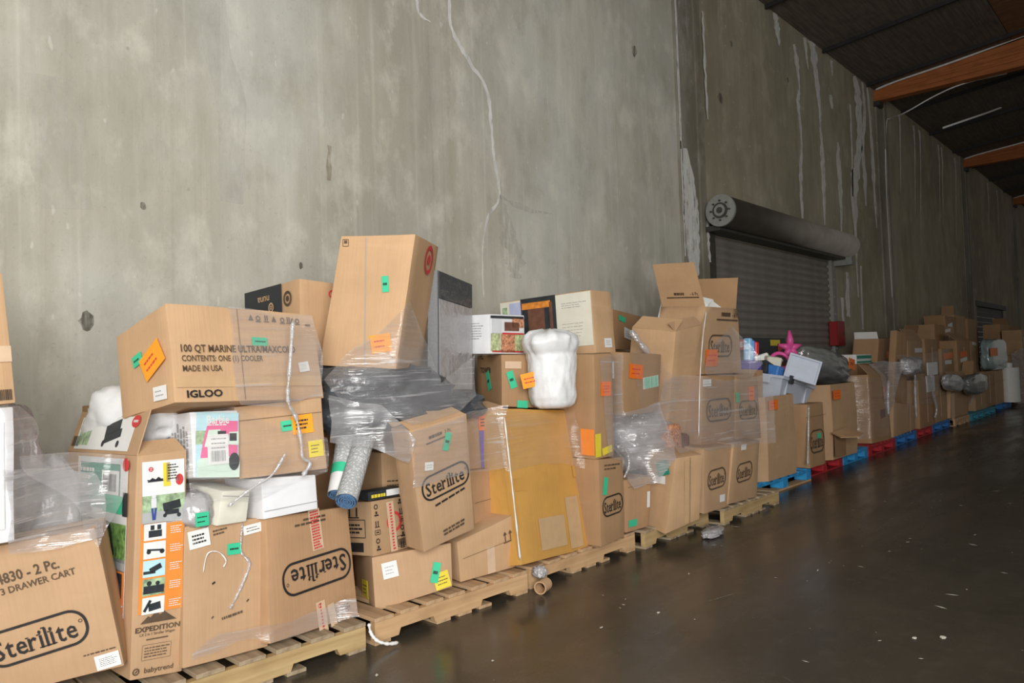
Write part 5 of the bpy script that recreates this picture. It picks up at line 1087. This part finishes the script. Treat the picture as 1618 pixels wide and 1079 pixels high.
# white bag with gathered neck
def whitebag():
    base = at(874, 644, 3.30); nz, na = 40, 72; V = []; F = []
    prof = [(0, .115), (.02, .150), (.08, .168), (.18, .172), (.28, .176), (.34, .178), (.37, .168), (.40, .182), (.45, .195), (.49, .185), (.52, .14), (.53, .05)]
    zs = [p[0] for p in prof]; rs = [p[1] for p in prof]
    for j in range(nz + 1):
        z = prof[-1][0] * j / nz; r = np.interp(z, zs, rs); top = max(0, (z - .33) / .2)
        for i in range(na):
            a = 2 * PI * i / na; d = Vector((math.cos(a), math.sin(a), z * 3))
            k = 1 + .10 * noise.noise(d * 1.6) + .03 * top * math.sin(9 * a + 5 * z) + .42 * top * noise.noise(d * 2.1 + Vector((4, 1, 0))) + .03 * noise.noise(d * 6) + .014 * math.sin(15 * a + 6 * noise.noise(d * 2))
            lean = Vector((-.02 * top, 0, 0))
            V.append(base + Vector((r * k * math.cos(a), .9 * r * k * math.sin(a), z + .012 * top * math.sin(5 * a))) + lean)
    for j in range(nz):
        for i in range(na): F.append((j * na + i, j * na + (i + 1) % na, (j + 1) * na + (i + 1) % na, (j + 1) * na + i))
    F.append(tuple(reversed(range(na)))); F.append(tuple(range(nz * na, (nz + 1) * na)))
    r = empty('white_bag', base); tag(r, 'bulging white plastic bag with gathered top on the orange-yellow carton', 'bag')
    b = mesh('bag_body', [v - base for v in V], F, 'bag_white', r, True)
    M = Matrix.Translation((-.185, .02, .20)) @ Matrix.Rotation(-1.05, 4, 'Z') @ Matrix.Rotation(-.20, 4, 'Y')
    p = [M @ Vector(q) for q in ((-.075, 0, -.05), (.075, 0, -.05), (.075, 0, .05), (-.075, 0, .05), (-.075, .002, -.05), (.075, .002, -.05), (.075, .002, .05), (-.075, .002, .05))]
    l = mesh('orange_label', p, [(0, 1, 2, 3), (7, 6, 5, 4), (0, 4, 5, 1), (1, 5, 6, 2), (2, 6, 7, 3), (3, 7, 4, 0)], 'label_orange', r)
    q = Pr().lines(.11, .05, 2, 44, .35); mesh('printed_text', [M @ Vector((x, -.0012, y)) for x, y in q.v], q.f, 'ink_red', l)
whitebag()
# rolled rugs
def roll(name, label, p0, p1, r, band=False):
    p0, p1 = Vector(p0), Vector(p1); ax = (p1 - p0); L = ax.length
    root = empty(name, p0); root.rotation_euler = ax.to_track_quat('Z', 'Y').to_euler(); tag(root, label, 'rug', 'rolled rugs beside the black bag')
    n = 32; V = [(r * (1 + .02 * math.sin(3 * t)) * math.cos(t), r * (1 + .02 * math.sin(3 * t)) * math.sin(t), z) for z in np.linspace(0, L, 12) for t in [2 * PI * k / n for k in range(n)]]
    F = [(j * n + k, j * n + (k + 1) % n, (j + 1) * n + (k + 1) % n, (j + 1) * n + k) for j in range(11) for k in range(n)]
    mesh('outer_layer', V, F, 'rug_dotted', root, True)
    pts = []
    for k in range(120):
        t = k / 119 * 2 * PI * 4; rr = r * (.12 + .84 * k / 119); pts.append((rr * math.cos(t), rr * math.sin(t)))
    V = []; F = []
    for k, (a, b) in enumerate(pts):
        m = math.hypot(a, b); s = (m - r * .13) / m
        V += [(a, b, -.004), (a * s, b * s, -.004), (a, b, .05), (a * s, b * s, .05)]
        if k: o = 4 * k; F += [(o - 4, o, o + 1, o - 3), (o - 4, o - 2, o + 2, o), (o - 3, o + 1, o + 3, o - 1)]
    mesh('spiral_end', V, F, 'rug_blue', root)
    mesh('end_core', [(r * .97 * math.cos(2 * PI * k / 24), r * .97 * math.sin(2 * PI * k / 24), .02) for k in range(24)], [tuple(reversed(range(24)))], 'rug_blue', root)
    if band:
        V = [(r * 1.03 * math.cos(2 * PI * k / n), r * 1.03 * math.sin(2 * PI * k / n), z) for z in (L * .26, L * .40) for k in range(n)]
        mesh('green_band', V, [(k, (k + 1) % n, (k + 1) % n + n, k + n) for k in range(n)], 'label_green', root, True)
        V = [(r * 1.02 * math.cos(2 * PI * k / n), r * 1.02 * math.sin(2 * PI * k / n), z) for z in (.0, L * .26) for k in range(n)]
        mesh('white_sleeve', V, [(k, (k + 1) % n, (k + 1) % n + n, k + n) for k in range(n)], 'label_white', root, True)
roll('rolled_rug', 'rolled dotted rug with blue spiral end, the front one of two', at(547, 792, 3.20), at(580, 680, 3.45), .056)
roll('rolled_rug', 'rolled rug with a green band behind the dotted blue-ended one', at(533, 782, 3.33), at(549, 675, 3.52), .050, True)
# black and yellow packet
p = at(607, 790, 3.42)
wbox('packet', 'small_packet', 'small black and yellow packet on top of the patterned box', 'print_dark', p.x, 3.40, .685, .235, .10, .05, -4)
decal('packet', 'F', .26, .45, Pr().lines(.09, .022, 1, 5, .8), 'label_yellow', 'yellow_lettering', 0, .006); decal('packet', 'F', .70, .6, Pr().rect(0, 0, .10, .035), 'label_white', 'white_label', 0, .006); decal('packet', 'F', .93, .4, Pr().rect(0, 0, .03, .035), 'label_yellow', 'yellow_corner', 0, .006)
# silvery film bag between the logo box and leaning box, yellow flyer
blob('silver_film_bag', 'crumpled silvery film bag below the square orange label box', 'bag', (5.20, 3.42, .77), (.34, .26, .22), 'film_bunched', 41, .22, 2.2, (0, 0, 0), 2.6, .53, None, 5, .05)
blob('printed_packet', 'pink and white printed packet on the leaning open box', 'packet', (5.36, 3.18, .76), (.10, .07, .13), 'print_food', 44, .06, 2, (0, .1, 0), 5)
blob('dark_packet', 'dark red packet beside the pink printed packet', 'packet', (5.58, 3.22, .72), (.10, .06, .08), 'print_brick', 45, .08, 2, (0, .1, 0), 4)
# clear bin with lid and toys in the bulk carton
def bin_():
    p = at(1237, 594, 3.37); w, d, h = .86, .40, .30
    r = empty('clear_bin', p, (math.radians(8), math.radians(10), 0)); tag(r, 'translucent pale blue storage bin sitting tilted in the bulk carton', 'bin')
    def lp(s, z, o=0):
        cx, cy = w / 2, d / 2; return [(cx - w / 2 * s - o, cy - d / 2 * s - o, z), (cx + w / 2 * s + o, cy - d / 2 * s - o, z), (cx + w / 2 * s + o, cy + d / 2 * s + o, z), (cx - w / 2 * s - o, cy + d / 2 * s + o, z)]
    rings = [lp(.84, -h), lp(1.0, -.03), lp(1.0, -.03, .025), lp(1.0, 0, .027), lp(1.0, 0, .004), lp(.985, -.012), lp(.83, -h + .012)]
    V = [v for q in rings for v in q]; F = []
    for j in range(len(rings) - 1):
        for i in range(4): F.append((4 * j + i, 4 * j + (i + 1) % 4, 4 * j + 4 + (i + 1) % 4, 4 * j + 4 + i))
    F += [(3, 2, 1, 0), (24, 25, 26, 27)]
    mesh('tub', V, F, 'bin_plastic', r); boxo('handle', -.05, -.015, .12, .28, -.10, -.02, 'bin_plastic', r, .008); boxo('latch', .12, .20, -.05, -.02, -.06, .03, 'print_dark', r, .006)
    for x in (.16, .70): boxo('rib', x - .012, x + .012, .0, .03, -h + .05, -.04, 'bin_plastic', r)
    l = empty('bin_lid', at(1241, 592, 3.40), (math.radians(-14), math.radians(20), math.radians(-62))); tag(l, 'pale bin lid standing askew in the storage bin', 'lid')
    W_, H_ = .31, .24
    boxo('lid_plate', 0, W_, 0, .012, 0, H_, 'bin_plastic', l, .004)
    for a_ in ((-.02, .004, 0, H_), (W_ - .004, W_ + .02, 0, H_), (-.02, W_ + .02, -.02, .004), (-.02, W_ + .02, H_ - .004, H_ + .02)): boxo('lid_rim', a_[0], a_[1], -.02, .02, a_[2], a_[3], 'bin_plastic', l, .004)
bin_()
wbox('toyblack', 'black_toy_box', 'long black toy box with red and yellow printing behind the bin', 'print_dark', 9.50, 4.27, 1.36, 1.85, .30, .30, 0)
decal('toyblack', 'F', .16, .70, Pr().rect(0, 0, .50, .13), 'toy_red', 'red_panel', 0, .006); decal('toyblack', 'F', .16, .70, Pr().lines(.40, .09, 1, 6, .8), 'label_white', 'printed_name', 0, .0075); decal('toyblack', 'F', .80, .78, Pr().rect(0, 0, .32, .08), 'label_yellow', 'yellow_strip', 0, .006); decal('toyblack', 'F', .90, .4, Pr().rect(0, 0, .22, .20), 'toy_red', 'red_corner', 0, .006)
wbox('toysup', 'cardboard_box', 'brown box under the long black toy box', 'cardboard_dark', 9.5, 4.29, .001, 1.5, .4, 1.355, 0)
p = at(1188, 584, 3.40); r = empty('boxed_bottle_set', (p.x, p.y, p.z), (0, math.radians(4), math.radians(-10))); tag(r, 'blue, red and purple packaged toy set at the left end of the bin', 'toy')
boxo('tray', -.09, .11, -.04, .08, 0, .09, 'toy_purple', r, .006); boxo('carton_base', -.10, .12, -.05, .10, -.33, 0, 'cardboard_brown', r, .006); boxo('blue_tube', -.08, -.02, -.03, .05, .09, .32, 'toy_light_blue', r, .012); boxo('dark_blue_tube', -.015, .02, -.03, .05, .09, .30, 'toy_blue', r, .01); boxo('red_tube', .03, .09, -.03, .05, .15, .29, 'toy_red', r, .012); boxo('white_cap', .035, .085, -.03, .05, .09, .15, 'label_white', r, .01)
def torus(name, label, c, R, r, rot, mat, cat='toy'):
    V = []; F = []; n, m = 32, 10
    for i in range(n):
        for j in range(m):
            a, b = 2 * PI * i / n, 2 * PI * j / m; V.append(((R + r * math.cos(b)) * math.cos(a), (R + r * math.cos(b)) * math.sin(a), r * math.sin(b)))
            F.append((i * m + j, ((i + 1) % n) * m + j, ((i + 1) % n) * m + (j + 1) % m, i * m + (j + 1) % m))
    root = empty(name, c, rot); tag(root, label, cat); mesh('rim', V, F, mat, root, True)
    for k in range(5):
        a = 2 * PI * k / 5; tube('spoke', [(0, 0, 0), (R * math.cos(a), R * math.sin(a), 0)], r * .35, 'print_dark', root, 6)
    mesh('hub', [(R * .25 * math.cos(2 * PI * k / 16), R * .25 * math.sin(2 * PI * k / 16), z) for z in (-.02, .02) for k in range(16)], [tuple(reversed(range(16))), tuple(range(16, 32))] + [(k, (k + 1) % 16, (k + 1) % 16 + 16, k + 16) for k in range(16)], 'galvanized', root)
torus('pink_hoop_toy', 'pink hoop toy with spokes half sunk among the toys in the bin', at(1233, 570, 3.56), .10, .022, (math.radians(60), math.radians(10), -.9), 'toy_pink')
r = empty('pink_toy', at(1249, 553, 3.72), (0, 0, -.9)); tag(r, 'pink starfish-shaped plush toy above the bin', 'toy')
for k, (x, z) in enumerate(((0, .22), (-.14, .05), (.13, .04), (-.09, -.10), (.09, -.10))): tube('arm', [(0, 0, .02), (x * .5, 0, .02 + z * .55), (x, .01, .02 + z)], [.05, .038, .016], 'toy_pink', r, 10)
for k, (px, py, Y, m, w, lb) in enumerate(((1208, 582, 3.62, 'print_dark', .10, 'black boxy toy next to the blue and red toy set'), (1218, 574, 3.66, 'label_cream', .12, 'cream toy carton behind the pink hoop'), (1222, 586, 3.52, 'toy_blue', .09, 'blue toy block under the pink hoop'), (1205, 566, 3.75, 'label_white', .07, 'white little toy pack above the black boxy toy'), (1250, 584, 3.55, 'print_brick', .12, 'dark red toy block half behind the bin lid'), (1262, 580, 3.66, 'cardboard_brown', .16, 'brown toy carton right of the bin lid'))):
    p = at(px, py, Y); o = boxo('toy_block', -w, w, -w * .7, w * .7, -w * .8, w * .7, m, None, .012); o.location = p; o.rotation_euler = (.2 * math.sin(k), .3 * math.cos(k * 2), k * .7); tag(o, lb, 'toy')
blob('grey_plastic_bag', 'glossy grey plastic bag on the torn bulk carton', 'bag', (10.12, 3.78, 1.235), (.72, .40, .22), 'bag_grey', 53, .10, 1.3, (0, .25, 0), 2.4, None, None, 5, .012)
GB = [o for o in bpy.data.objects if o.name == 'grey_plastic_bag'][0]
p = at(1346, 575, 3.40); r = boxo('orange_label', -.17, .17, -.003, .0, -.07, .07, 'label_deep_orange', GB); r.location = p - GB.location; r.rotation_euler = (0, .1, .1)
q = Pr().lines(.2, .04, 2, 3, .4); mesh('printed_text', [(x, -.0045, y) for x, y in q.v], q.f, 'ink_black', r)
p = at(1305, 568, 3.58) - GB.location; o = boxo('white_tag', p.x - .16, p.x + .16, p.y, p.y + .004, p.z - .05, p.z + .05, 'label_white', GB)
# far odds and ends
blob('foil_bag', 'shiny silver foil bag with gold ribbon in the far row', 'bag', at(1438, 578, 3.42), (.30, .14, .14), 'bag_silver', 61, .2, 2, (0, 0, 0), 2.6, None, None, 4, .03)
blob('printed_bag', 'teal and white printed bag above the far teal pallet', 'bag', at(1571, 560, 3.55), (1.0, .13, .36), 'bag_teal', 63, .05, 1.5, (0, 0, 0), 6, None, None, 4, .006)
PB = [o for o in bpy.data.objects if o.name == 'printed_bag'][0]
p = at(1571, 556, 3.40) - PB.location; o = boxo('orange_label', p.x - .4, p.x + .4, p.y, p.y + .006, p.z - .09, p.z + .09, 'label_deep_orange', PB)
blob('clear_bag', 'pale blue clear bag on the far deep blue pallet load', 'bag', at(1505, 605, 3.35), (.60, .10, .15), 'bag_silver', 65, .12, 1.8, (0, .1, 0), 3, None, None, 4, .015)
blob('dark_bag', 'dark olive bag above the far teal pallet boxes', 'bag', at(1541, 606, 3.28), (.8, .12, .20), 'bag_grey', 67, .10, 1.6, (0, 0, 0), 3, None, None, 4, .012)
p = at(1597, 632, 3.40); r = empty('film_roll', (p.x, p.y, .147)); tag(r, 'white upright film roll near the right edge', 'roll')
mesh('film', [(.30 * math.cos(2 * PI * k / 28), .2 * math.sin(2 * PI * k / 28), z) for z in (0, .82) for k in range(28)], [(k, (k + 1) % 28, (k + 1) % 28 + 28, k + 28) for k in range(28)] + [tuple(reversed(range(28))), tuple(range(28, 56))], 'label_white', r)
mesh('core', [(.1 * math.cos(2 * PI * k / 16), .07 * math.sin(2 * PI * k / 16), z) for z in (.8, .93) for k in range(16)], [(k, (k + 1) % 16, (k + 1) % 16 + 16, k + 16) for k in range(16)] + [tuple(range(16, 32))], 'lint_white', r)
p = at(1477, 583, 3.43); o = boxo('white_card', p.x - .45, p.x + .2, p.y, p.y + .02, p.z - .10, p.z + .12, 'label_white', None, .004); tag(o, 'white card sticking out of the far load', 'card')
p = at(1471, 608, 3.43); o = boxo('white_folder', p.x - .25, p.x + .25, p.y, p.y + .02, p.z - .12, p.z + .16, 'print_white_soft', None, .004); tag(o, 'narrow white folder below the white card in the far load', 'folder')

for k, sd, ln, an in (('p8top_0', 'F', .25, 60), ('p8top_1', 'B', .3, 75), ('back1_0', 'R', .25, 60), ('back2_1', 'L', .25, 70), ('p11top_0', 'R', .25, 50), ('p10b_0', 'F', .25, 40), ('p9low_0', 'F', .12, 50), ('p7', 'F', .2, 50), ('p7', 'B', .3, 100), ('p10low', 'F', .2, 60), ('p11low_0', 'L', .3, 60), ('p11low_2', 'L', .35, 70)):
    flap(k, sd, ln, an, 'cardboard_kraft' if sd == 'F' else 'cardboard_brown')
# ================================================================== stretch film
dg = bpy.context.evaluated_depsgraph_get(); dg.update()
bv, bf = [], []
skip = ('wall', 'floor', 'concrete', 'plywood', 'sub_purlin', 'lamination', 'slat', 'mineral', 'repaired', 'pale', 'printed', 'roof')
for o in bpy.data.objects:
    if o.type != 'MESH' or o.name.startswith(skip) or len(o.data.vertices) > 12000: continue
    rt = o
    while rt.parent: rt = rt.parent
    if rt.get('kind') == 'structure': continue
    M = o.matrix_world; k = len(bv); bv += [M @ v.co for v in o.data.vertices]; bf += [tuple(i + k for i in p.vertices) for p in o.data.polygons]
TREE = BVHTree.FromPolygons(bv, bf)
def inside(x, y, P):
    c = False; n = len(P); j = n - 1
    for i in range(n):
        if (P[i][1] > y) != (P[j][1] > y) and x < (P[j][0] - P[i][0]) * (y - P[i][1]) / (P[j][1] - P[i][1]) + P[i][0]: c = not c
        j = i
    return c
def film(label, poly, Y, mat, phi=58, h=.016, seed=0, sag=.01, off=.012, it=80, wob=.02):
    """taut sheet over whatever stands in the way, seen square to direction phi"""
    random.seed(seed); f = Vector((math.cos(math.radians(phi)), math.sin(math.radians(phi)), 0)); s = Vector((f.y, -f.x, 0))
    W = [at(px, py, Y) for px, py in poly]; P = [(w.dot(s), w.z) for w in W]
    a0, a1 = min(p[0] for p in P) - .03, max(p[0] for p in P) + .03; b0, b1 = min(p[1] for p in P) - .03, max(p[1] for p in P) + .03
    h = max(h, (a1 - a0) / 60); nu, nv = int((a1 - a0) / h) + 2, int((b1 - b0) / h) + 2
    D = np.full((nv, nu), np.nan); base = np.mean([w.dot(f) for w in W])
    for j in range(nv):
        for i in range(nu):
            o = s * (a0 + i * h) + Vector((0, 0, b0 + j * h)) + f * (base - .9)
            hit = TREE.ray_cast(o, f, 1.7)
            if hit[0] is not None: D[j, i] = hit[0].dot(f) - off
    obs = np.where(np.isnan(D), base + .5, D); med = np.nanmedian(D) if np.isfinite(D).any() else base
    y = np.where(np.isnan(D), med, np.minimum(D, med + .25))
    for _ in range(it):
        q = np.pad(y, 1, mode='edge'); y = np.minimum(obs, (q[:-2, 1:-1] + q[2:, 1:-1] + q[1:-1, :-2] + q[1:-1, 2:]) / 4)
    R = []
    n = len(P)
    for k in range(n):
        a, b = Vector(P[k]), Vector(P[(k + 1) % n]); L = (b - a).length; m = max(2, int(L / .03)); nr = Vector((b - a).yx).normalized(); nr.x *= -1
        for t in range(m):
            q = a.lerp(b, t / m); e = math.sin(PI * t / m) * L * .06 * math.sin(seed * 3.1 + k * 2.3) + wob * .6 * noise.noise(Vector((q.x * 7, q.y * 7, seed)))
            R.append(q + nr * e)
    bm = bmesh.new(); bm.faces.new([bm.verts.new((q.x, q.y, 0)) for q in R])
    for k in range(1, nu): bmesh.ops.bisect_plane(bm, geom=bm.verts[:] + bm.edges[:] + bm.faces[:], plane_co=(a0 + k * h, 0, 0), plane_no=(1, 0, 0))
    for k in range(1, nv): bmesh.ops.bisect_plane(bm, geom=bm.verts[:] + bm.edges[:] + bm.faces[:], plane_co=(0, b0 + k * h, 0), plane_no=(0, 1, 0))
    bm.verts.index_update(); V = []; F = [tuple(v.index for v in fc.verts) for fc in bm.faces]
    for v in bm.verts:
        gi = min(max((v.co.x - a0) / h, 0), nu - 1.001); gj = min(max((v.co.y - b0) / h, 0), nv - 1.001); i, j = int(gi), int(gj); fu, fv = gi - i, gj - j
        yy = (y[j, i] * (1 - fu) + y[j, i + 1] * fu) * (1 - fv) + (y[j + 1, i] * (1 - fu) + y[j + 1, i + 1] * fu) * fv
        w = sag * noise.noise(Vector((v.co.x * 5, v.co.y * 16, seed * 1.7))) * .5 - abs(sag) * .5 - .003 * abs(math.sin(v.co.x * 9 + v.co.y * 55 + 3 * noise.noise(Vector((v.co.x * 4, v.co.y * 4, seed)))))
        V.append(s * v.co.x + Vector((0, 0, v.co.y)) + f * (float(yy) + w))
    bm.free()
    if not F: return
    o = mesh('stretch_film', V, F, mat, None, True); tag(o, label, 'film', 'sheets of clear stretch film'); return o
film('crumpled film bunched over the top of the leaning box at lower left', [(-10, 745), (60, 758), (108, 768), (152, 822), (160, 850), (90, 872), (-10, 890)], 3.25, 'film_thick', seed=1, sag=.03)
film('loose film web between the white box and the leaning box at left edge', [(8, 640), (30, 640), (38, 715), (66, 762), (20, 775), (8, 770)], 3.35, 'film_medium', seed=2, sag=.03)
film('hazy film stretched over the left side of the wagon box', [(70, 715), (112, 712), (214, 716), (212, 842), (160, 812), (105, 775)], 3.45, 'film_medium', phi=40, seed=3)
film('tight film round the right half of the cooler box', [(358, 482), (494, 497), (510, 628), (455, 642), (380, 640), (366, 560)], 3.2, 'film_medium', seed=4, sag=.012)
film('glossy film over the toy van box and the orange-label box', [(296, 655), (372, 640), (516, 690), (516, 742), (400, 795), (300, 790)], 3.26, 'film_thin', seed=5, sag=.02)
film('film skirt crumpled along the foot of the plain and upside-down logo boxes', [(300, 1040), (340, 1015), (430, 985), (560, 940), (566, 968), (430, 1012), (300, 1050)], 3.2, 'film_medium', seed=6, sag=.02, wob=.04)
film('bright film strapped round the foot of the tallest box and the slab', [(512, 600), (560, 548), (640, 480), (690, 605), (745, 560), (745, 625), (640, 665), (540, 640)], 3.35, 'film_medium', seed=7, sag=.015)
film('milky film over the black bag and rug rolls', [(520, 625), (600, 640), (648, 690), (640, 725), (585, 708), (522, 700)], 3.25, 'film_thick', seed=8, sag=.03)
film('grey film across the tilted logo box and its right neighbour', [(646, 684), (800, 640), (806, 738), (742, 745), (652, 770)], 3.12, 'film_medium', seed=9, sag=.012)
film('clear film round the upper half of the orange-yellow carton', [(796, 650), (912, 651), (926, 740), (806, 748)], 3.15, 'film_thin', seed=10, sag=.012)
film('film down the upright box right of the white bag', [(921, 566), (968, 560), (988, 720), (935, 715)], 3.33, 'film_medium', seed=11, sag=.015)
film('crinkled film hanging over the silvery bag', [(972, 655), (1045, 635), (1050, 700), (1030, 760), (1000, 770), (975, 735)], 3.15, 'film_thick', seed=12, sag=.03)
film('hazy film round the upper tier of the logo stack', [(1060, 600), (1102, 592), (1194, 590), (1200, 696), (1110, 710), (1056, 712)], 3.1, 'film_medium', seed=13, sag=.02)
film('film draped over the right shoulder of the flapped box', [(1128, 545), (1158, 515), (1186, 575), (1180, 598), (1110, 592)], 3.15, 'film_medium', seed=14, sag=.02)
film('film over the small box with the square orange label', [(968, 560), (1010, 552), (1046, 600), (1040, 648), (986, 656)], 3.45, 'film_thin', seed=15, sag=.015)
film('film over the tall wrapped box right of the torn carton', [(1372, 592), (1402, 595), (1410, 690), (1380, 700)], 3.3, 'film_thin', seed=16, sag=.02, h=.03)
film('bunched film over the far load with the upright sheet', [(1384, 575), (1416, 573), (1412, 640), (1400, 660), (1394, 600)], 3.4, 'film_thick', seed=17, sag=.03, h=.03)
film('thin film round the far pale capping boxes', [(1438, 560), (1484, 550), (1482, 640), (1440, 650)], 3.3, 'film_thin', seed=18, sag=.03, h=.04)
film('film hanging from the last load at the right edge', [(1600, 560), (1635, 555), (1635, 630), (1604, 635)], 3.4, 'film_thick', seed=19, sag=.03, h=.05)
def rope(label, pts, r, mat='film_bunched', seed=0):
    P = spline(pts, 6); random.seed(seed); rr = [r * (.55 + .9 * random.random()) for _ in P]; rr[0] *= .3; rr[-1] *= .3
    o = tube('film_strand', P, rr, mat, None, 7); tag(o, label, 'film', 'twisted strands of stretch film')
rope('white twisted film strand hanging down over the orange-label box', [at(463, 505, 3.17), at(458, 580, 3.15), at(455, 632, 3.17), at(468, 660, 3.2), at(476, 700, 3.2), at(478, 722, 3.2), at(490, 732, 3.2), at(478, 752, 3.2)], .009, 'film_bunched', 1)
rope('thin white film strand crossing below the toy van box', [at(360, 800, 3.22), at(400, 770, 3.2), at(430, 750, 3.2), at(452, 715, 3.2)], .006, 'film_bunched', 2)
rope('curled white film tail on the plain box', [at(383, 826, 3.305), at(381, 870, 3.295), at(394, 890, 3.29), at(384, 920, 3.284), at(370, 950, 3.278), at(363, 962, 3.272)], .007, 'film_bunched', 3)
rope('fine curled film thread on the plain box', [at(321, 905, 3.288), at(328, 875, 3.294), at(345, 872, 3.294), at(357, 885, 3.29), at(353, 896, 3.288)], .003, 'lint_white', 4)
rope('white film strand trailing down the flap of the tall open box', [at(996, 522, 3.42), at(1010, 540, 3.38), at(1025, 560, 3.36), at(1032, 585, 3.36), at(1036, 602, 3.37)], .022, 'film_bunched', 5)
rope('white frayed film tail on the floor by the pale pallet', [at(583, 985, 3.12), at(586, 1000, 3.12), at(596, 1012, 3.10), at(612, 1017, 3.08), at(630, 1015, 3.08)], .008, 'lint_white', 6)
rope('white film edge running down beside the orange-yellow carton', [at(797, 660, 3.12), at(806, 740, 3.12), at(815, 820, 3.11), at(822, 885, 3.12)], .006, 'lint_white', 7)
rope('white film loop hanging beside the narrow logo box', [at(975, 705, 3.08), at(990, 712, 3.08), at(994, 735, 3.09), at(986, 755, 3.09)], .012, 'film_bunched', 8)
rope('white film strand down the far load with the foil bag', [at(1446, 590, 3.42), at(1446, 620, 3.43), at(1448, 660, 3.43)], .02, 'film_bunched', 9)
rope('white film strand down the box right of the bulk carton', [at(1278, 640, 3.25), at(1277, 690, 3.245), at(1276, 735, 3.245)], .010, 'film_bunched', 10)
rope('bright film strand hanging on the box under the upright sheet', [at(1404, 600, 3.4), at(1403, 630, 3.38), at(1404, 655, 3.38)], .02, 'film_bunched', 11)
rope('frayed film strand on the low pair of far boxes', [at(1471, 590, 3.3), at(1474, 620, 3.36), at(1480, 645, 3.38), at(1477, 660, 3.4)], .018, 'film_bunched', 12)
rope('pale film strand beside the far teal pallet', [at(1548, 590, 3.3), at(1540, 615, 3.38), at(1533, 640, 3.4)], .02, 'film_bunched', 13)
rope('white film strand down the edge of the flapped box stack', [at(1116, 490, 3.18), at(1110, 540, 3.10), at(1106, 600, 3.06), at(1104, 690, 3.06)], .004, 'lint_white', 14)
# litter by the pallets
p = at(1078, 843, 2.9); o = blob('film_scrap', 'flattened clear film scrap on the floor under the leaning open box', 'litter', (5.55, 2.93, .03), (.17, .07, .035), 'bag_silver', 71, .2, 3, (0, 0, .2), 2.4, .002)
r = empty('cardboard_tube_end', (3.60, 3.06, .0), (0, 0, .3)); tag(r, 'short cardboard tube end lying at the corner of the pale pallet', 'litter')
mesh('tube_wall', [(x, R * math.cos(2 * PI * k / 20), .04 + R * math.sin(2 * PI * k / 20)) for R, x in ((.04, -.05), (.04, .05), (.033, .05), (.033, -.05)) for k in range(20)], [(j * 20 + k, j * 20 + (k + 1) % 20, ((j + 1) % 4) * 20 + (k + 1) % 20, ((j + 1) % 4) * 20 + k) for j in range(4) for k in range(20)], 'cardboard_light', r)
blob('film_scrap', 'crumpled film wad on the tube end by the pale pallet', 'litter', (3.62, 3.10, .115), (.04, .04, .035), 'bag_silver', 73, .3, 3)
